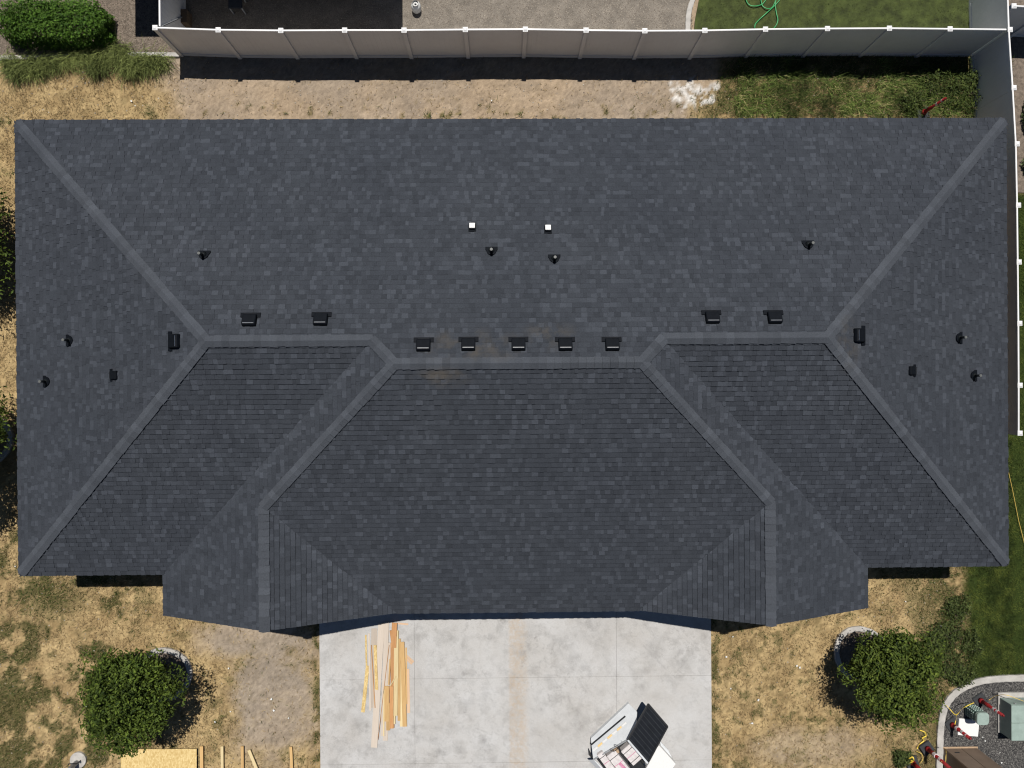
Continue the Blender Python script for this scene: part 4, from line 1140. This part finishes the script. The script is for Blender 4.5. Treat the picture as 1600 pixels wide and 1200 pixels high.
for j in range(7):
    a_ = lerp(g0, g1, .03 + j*.135); b_ = lerp(g0, g1, .03 + j*.135 + .118)
    MB().bar(a_, b_, .06, .014, up=nS).build('reflector', M['amber'] if j % 2 == 1 else M['capwhite'], trl)
MB().bar(lerp(iE, iD, 0), lerp(iE, iD, 1), .04, .04).build('top_edge', M['galv'], trl)
MB().bar(oF + Vector((.02,-.02,-.09)), oA + Vector((.02,-.02,-.09)), .03, .16).build('skirt', M['white_paint'], trl)
plate([Lq(938,1172,.55), Lq(934,1187,.55), Lq(960,1222,.55), Lq(1010,1190,.55), Lq(985,1140,.55)], .06, 'floor', 'darkmetal')
plate([Lq(927,1187,.68), Lq(931,1189,.66), Lq(985,1245,.66), Lq(981,1246,.68)], .30, 'end_wall', 'white_paint')
# black ribbed lid
lidp = [Lq(1013,1100,1.12), Lq(1043,1135,1.12), Lq(1012,1192,1.05), Lq(981,1156,1.05)]
lid = plate(lidp, .04, 'lid', 'black_lid')
nl = (lidp[1]-lidp[0]).cross(lidp[3]-lidp[0]).normalized(); nl = nl if nl.z > 0 else -nl
for j in range(9):
    t = .06 + j*.11
    a_, b_ = lerp(lidp[0], lidp[3], t), lerp(lidp[1], lidp[2], t)
    MB().bar(lerp(a_, b_, .05)+nl*.008, lerp(a_, b_, .95)+nl*.008, .022, .02, up=nl).build('rib', M['lid_rib'], lid)
for j, (a_, b_) in enumerate(((0,1),(1,2),(3,0))):
    MB().bar(lidp[a_]+nl*.004, lidp[b_]+nl*.004, .05, .05, up=nl).build('lid_edge', M['darkmetal'], lid)
MB().bar(lidp[3]+nl*.01, lidp[2]+nl*.01, .06, .04, up=nl).build('hinge_strip', M['white_paint'], lid)
plate([Lq(1027,1167,.85), Lq(1030,1165,.85), Lq(1056,1194,.85), Lq(1040,1215,.85), Lq(1010,1200,.85)], .35, 'tool_box', 'capwhite', .01)
plate([Lq(1031,1158,.60), Lq(1044,1172,.60), Lq(1053,1190,.60), Lq(1040,1200,.60)], .06, 'fender', 'white_paint', .01)
for x, y in ((962, 1160), (1016, 1172)):
    c_ = Lq(x, y, .20)
    wh = MB().tube([c_ + Vector((-.06,-.06,0)), c_ + Vector((.06,.06,0))], .20, 18).build('wheel', M['rubber'], trl)
    MB().tube([c_ + Vector((-.065,-.065,0)), c_ + Vector((.065,.065,0))], .11, 14).build('rim', M['galv'], wh)
plate([Lq(920,1171,.30), Lq(927,1186,.30), Lq(929,1189,.30), Lq(921,1181,.30)], .1, 'step_bracket', 'darkmetal')
# cargo
def cargo(px, py, z, dims, rz, mat, name, label, cat, strips=0):
    q = G(px, py, z + dims[2]/2)
    o = MB().box((0,0,0), dims).build(name, M[mat], None, bevel=.012)
    o.location = (q.x, q.y, z + dims[2]/2); o.rotation_euler = (0, 0, rz)
    tag(o, label, cat, 'packages lying in the trailer')
    for j in range(strips):
        MB().box((dims[0]*(-.3+.3*j), 0, dims[2]/2+.004), (.018, dims[1]*.98, .006)).build('print_line', M['pink'] if j % 2 else M['rubber'], o)
    return o
R45 = math.radians(-52)
cargo(966, 1190, .56, (.85, .34, .24), R45, 'paper', 'wrapped_package', 'long white wrapped package in the middle of the trailer', 'package', 2)
cargo(986, 1176, .56, (.62, .40, .28), R45+.05, 'paper', 'wrapped_package', 'white package with red lines beside the black lid', 'package', 3)
cargo(947, 1189, .56, (.75, .22, .20), R45-.04, 'paper', 'wrapped_package', 'narrow pale package along the white trailer side', 'package', 2)
cargo(974, 1197, .60, (.40, .10, .22), R45+.1, 'pink', 'insulation_roll', 'pink insulation piece between the white packages', 'insulation')
cargo(962, 1172, .58, (.18, .16, .20), .4, 'cardboard', 'cardboard_box', 'small brown cardboard box against the trailer side', 'box')
cargo(996, 1196, .57, (.5, .34, .18), R45, 'darkmetal', 'black_bag', 'black bag below the hinge of the lid', 'bag')
def wire():
    mb = MB(); q = G(962, 1168, .86); pts = []
    for i in range(26):
        t = i/25*6.28*2.2; pts.append((q.x + .10*math.cos(t) + .012*i - .15, q.y + .07*math.sin(t) + .012*i - .15, .86 + .01*math.sin(i)))
    mb.tube(pts, .007, 6); return tag(mb.build('wire_coil', M['darkmetal'], None, smooth=True), 'thin dark wire coil lying on the trailer load', 'wire')
wire()

# ------------------------------------------------------------------ utility bed
def marker(px, py, h_, label, cap=False, bands=((.46,.56),(.66,.74)), rz=.6, r_=.055):
    c = G(px, py); o = tag(empty('marker_post', (c.x, c.y, 0)), label, 'marker post', 'red and white marker posts')
    b = MB().box((0,0,.045), (.40,.40,.05), rz).build('base', M['rubber'], o, bevel=.012)
    MB().tube([(0,0,.06),(0,0,.16),(0,0,.2)], [.10,.085,r_*1.1], 14).build('collar', M['rubber' if cap else 'red'], o, smooth=True)
    MB().tube([(0,0,.14),(0,0,h_*.42),(0,0,h_*.44),(0,0,h_)], [r_*1.35,r_*1.3,r_,r_*.95], 16).build('tube', M['red'], o, smooth=True)
    for z0, z1_ in bands:
        MB().tube([(0,0,h_*z0),(0,0,h_*z1_)], r_*1.06 if z0 > .43 else r_*1.4, 16).build('reflective_band', M['white_band'], o)
    MB().tube([(0,0,h_),(0,0,h_+.05)], [r_*.6, r_*.5], 12).build('top_grip', M['red'], o, smooth=True)
    return o
marker(1530, 1093, 1.15, 'red marker post between green pedestal and transformer', bands=((.60,.68),(.74,.82)), r_=.05)
marker(1486, 1131, .98, 'striped red and white marker post in front of the green pedestal', bands=((.30,.40),(.56,.66),(.80,.84)))
marker(1447, 1168, 1.30, 'striped red and white marker post left of the brown cabinet', bands=((.34,.44),(.56,.64)))
marker(1424, 1190, 1.05, 'red marker post wrapped in yellow tape at the bottom edge', bands=((.60,.7),), rz=.3)
marker(1441, 177, 1.25, 'red marker post standing among weeds in the back yard', bands=((.62,.70),(.86,.9)), rz=.2, r_=.045)

q = G(1511, 1135); MB_ = MB().box((0,0,0), (.70,.56,.08)).build('concrete_pad', M['capwhite'], None, bevel=.01)
MB_.location = (q.x, q.y, .05); MB_.rotation_euler = (0, 0, -.10); tag(MB_, 'small white concrete pad beside the green pedestal', 'pad')
c = G(1514, 1108)
pd = tag(empty('utility_pedestal', (c.x, c.y, 0)), 'round cornered pale green utility pedestal with louvered sides', 'utility pedestal')
def rsq(h_, z0, z1_, k=1.0):
    ps = []
    for i in range(24):
        t = 2*math.pi*(i+.5)/24; c_, s_ = math.cos(t), math.sin(t)
        e_ = (abs(c_)**4 + abs(s_)**4)**(-.25); ps.append((h_*e_*c_*k, h_*e_*s_*k))
    return MB().prism(ps, z0, z1_)
rsq(.185, .0, .62).build('body', M['greydark'], pd)
rsq(.205, .60, .72).build('cap', M['greybox'], pd, bevel=.012)
for r_ in range(5):
    for j in range(4):
        x = -.12 + j*.08
        MB().box((x, .192, .14 + r_*.09), (.05, .03, .022)).build('louver', M['greybox'], pd)
        MB().box((-.192, x, .14 + r_*.09), (.03, .05, .022)).build('louver', M['greybox'], pd)
# transformer
x0, y0 = G(1558, 1088).x, G(1558, 1088).y
y1 = G(1558, 1142).y
pad = MB().box((x0+.80, (y0+y1)/2+.07, .05), (1.66, (y0-y1)+.18, .10)).build('concrete_pad', M['concrete_curb'], None, bevel=.01)
tag(pad, 'concrete pad carrying the green transformer box', 'pad')
tf = tag(empty('transformer_box', (x0+.7, (y0+y1)/2, .10)), 'pale green electrical transformer box on a concrete pad', 'transformer')
MB().box((0, 0, .27), (1.36, y0-y1, .54)).build('body', M['greybox'], tf, bevel=.01)
MB().box((0, .25*(y0-y1), .56), (1.40, (y0-y1)*.5-.01, .05)).build('lid', M['greybox'], tf, bevel=.01)
MB().box((0, -.25*(y0-y1), .56), (1.40, (y0-y1)*.5-.01, .05)).build('lid', M['greybox'], tf, bevel=.01)
for sx in (-.5, .5):
    MB().tube([(sx, (y0-y1)/2+.005, .48), (sx, (y0-y1)/2+.03, .48)], .025, 10).build('lifting_bolt', M['galv'], tf)
# brown cabinet
cx0, cx1, cy = G(1473, 1168).x, G(1525, 1168).x, G(1500, 1168).y
cb = tag(empty('utility_cabinet', ((cx0+cx1)/2, cy-.4, 0)), 'tall tan brown utility cabinet at the bottom right corner', 'cabinet')
W_ = cx1-cx0
MB().box((0, 0, .70), (W_, .8, 1.40)).build('body', M['brownbox'], cb, bevel=.012)
MB().box((-W_/4, .403, .72), (W_/2-.03, .02, 1.26)).build('door', M['brownbox'], cb)
MB().box((W_/4, .403, .72), (W_/2-.03, .02, 1.26)).build('door', M['brownbox'], cb)
MB().box((0, .42, .03), (W_+.05, .06, .06)).build('plinth', M['cardboard'], cb)
MB().box((0, 0, 1.42), (W_+.06, .86, .04)).build('top', M['brownbox'], cb, bevel=.01)
MB().box((-.30, .416, .35), (.16, .008, .05)).build('label_plate', M['darkmetal'], cb)

def ribbon(name, pts, wd, mat, label, cat, th=.003):
    wd *= .62
    mb = MB(); P_ = [G(x, y, z) for x, y, z in pts]
    sp = []
    for i in range(len(P_)-1):
        p0, p1, p2, p3 = P_[max(i-1,0)], P_[i], P_[i+1], P_[min(i+2,len(P_)-1)]
        for j in range(5):
            t = j/5; sp.append(.5*((2*p1)+(p2-p0)*t+(2*p0-5*p1+4*p2-p3)*t*t+(3*p1-p0-3*p2+p3)*t**3))
    sp.append(P_[-1]); V_ = []
    for i, q in enumerate(sp):
        d = (sp[min(i+1,len(sp)-1)] - sp[max(i-1,0)]).normalized(); s_ = d.cross(Vector((math.sin(i*.55)*.9, math.cos(i*.55)*.5, 1))).normalized()
        n_ = s_.cross(d)
        V_ += [q - s_*wd/2, q + s_*wd/2, q + s_*wd/2 - n_*th, q - s_*wd/2 - n_*th]
    n = len(sp)
    Fs = [(i*4+j, i*4+(j+1)%4, (i+1)*4+(j+1)%4, (i+1)*4+j) for i in range(n-1) for j in range(4)] + [(3,2,1,0), tuple(range((n-1)*4, n*4))]
    return tag(mb.add(V_, Fs).build(name, M[mat], None), label, cat)
ribbon('barrier_tape', [(1479,1102,.12),(1486,1110,.2),(1494,1117,.3),(1503,1108,.45),(1513,1102,.55),(1522,1098,.3)], .04, 'tape', 'yellow barrier tape tied around the green pedestal', 'tape')
ribbon('barrier_tape', [(1494,1117,.3),(1494,1124,.5),(1492,1132,.6)], .035, 'tape', 'short yellow tape end hanging on the striped marker', 'tape')
ribbon('barrier_tape', [(1545,1094,.2),(1557,1087,.3),(1572,1086,.62),(1590,1092,.66),(1606,1098,.68)], .03, 'string', 'yellow tape stretched over the transformer box', 'tape')
ribbon('barrier_tape', [(1474,1169,.3),(1478,1172,.6),(1478,1182,.9),(1477,1192,1.0),(1471,1190,.95)], .04, 'string', 'pale tape hanging at the corner of the brown cabinet', 'tape')
ribbon('barrier_tape', [(1437,1141,.05),(1445,1144,.12),(1447,1150,.06),(1441,1153,.1),(1444,1157,.05),(1437,1163,.05),(1433,1170,.04)], .05, 'tape', 'tangled yellow tape lying beside the curb', 'tape')
ribbon('barrier_tape', [(1413,1190,.05),(1420,1186,.2),(1426,1183,.3),(1428,1189,.3),(1421,1192,.2),(1414,1195,.05),(1418,1187,.15),(1427,1190,.32)], .07, 'tape', 'bright yellow tape knotted on the lowest marker post', 'tape')
ribbon('barrier_tape', [(1432,1174,.04),(1440,1178,.1),(1442,1186,.06),(1437,1194,.05)], .03, 'string', 'loop of faded tape between the two lower marker posts', 'tape')
o = MB().tube([G(1566,700,.03), G(1573,725,.03), G(1582,765,.03), G(1592,815,.03), G(1606,870,.03)], .009, 6).build('string_line', M['string'], None)
tag(o, 'straight yellow string line on the lawn right of the house', 'string')
def hose():
    pts = [(1179,44,0),(1180,38,0),(1187,30,0),(1196,22,0),(1206,13,0),(1213,6,0),(1219,-3,0),(1212,-14,0),(1202,-8,0),(1195,2,0),(1190,7,0),(1180,10,0),(1171,8,0),(1166,1,0),(1165,-8,0),(1174,-16,0),(1186,-10,0),(1189,2,0),(1192,10,0),(1199,14,0),(1207,11,0),(1213,-2,0),(1211,6,0),(1213,20,0),(1215,31,0),(1213,39,0),(1209,44,0)]
    sp = spline([tuple(G(x, y, .06))[:2] for x, y, z in pts], 6)
    sp = [Vector((q.x, q.y, .07 + .01*math.sin(i*.4))) for i, q in enumerate(sp)]
    return tag(MB().tube(sp, .017, 7).build('garden_hose', M['hose'], None, smooth=True), 'green garden hose looped on the lawn behind the fence', 'hose')
hose()
# post with footing at the bottom left
c = G(123, 1187)
lp = tag(empty('metal_post', (c.x, c.y, 0)), 'grey metal post on a round concrete footing at bottom left', 'post')
MB().tube([(0,0,-.04),(0,0,.05),(0,0,.06)], [.27,.27,.25], 24).build('footing', M['concrete_curb'], lp)
MB().tube([(-.03,-.06,.05),(-.03,-.06,1.15)], .075, 14).build('pipe', M['galv'], lp, smooth=True)
hk = [(.10,.0,.05),(.11,.02,.3),(.08,.09,.42),(0,.11,.46),(-.08,.09,.44),(-.09,.05,.42)]
MB().tube(hk, .018, 8).build('bent_conduit', M['darkmetal'], lp, smooth=True)
# litter
rs = random.Random(5)
sp_ = [(336,1128),(270,1105),(424,1092),(428,1110),(451,1122),(357,1044),(205,158),(211,165),(135,1104),(24,885),(768,157),(1135,1026),(1185,1094),(1175,1130),(1145,995),(1142,1076),(1245,1040),(1250,1043),(1470,978),(1475,981),(1535,1152),(1539,1158),(1565,1192),(1562,1176),(360,1112),(1415,940)]
sm = [MB().add([(-.03,-.02,0),(.035,-.015,.012),(.03,.025,.004),(-.02,.03,.016)], [(0,1,2),(0,2,3)]).mesh('litter_scrap', M['scrap']), MB().add([(-.02,-.03,.004),(.02,-.02,.0),(.035,.02,.015),(-.015,.028,.006),(0,.0,.025)], [(0,1,4),(1,2,4),(2,3,4),(3,0,4)]).mesh('litter_scrap', M['scrap'])]
for x, y in sp_:
    q = G(x, y, .03); o = link('litter_scrap', rs.choice(sm), None, (q.x, q.y, .03)); o.rotation_euler = (0, 0, rs.uniform(0, 6)); k_ = rs.uniform(.6, 1.2); o.scale = (k_, k_, k_)
    zone = ('on the dark gravel of the utility bed' if x > 1530 else 'on the sandy back yard strip' if y < 200 else 'among the weeds beside the front right tree' if x > 1400 else 'on the dry lawn between driveway and right tree' if x > 1000 else 'on the bare soil left of the driveway' if x > 320 else 'on the dry lawn left of the front tree')
    tag(o, 'small white scrap lying ' + zone, 'litter', 'white scraps ' + zone)
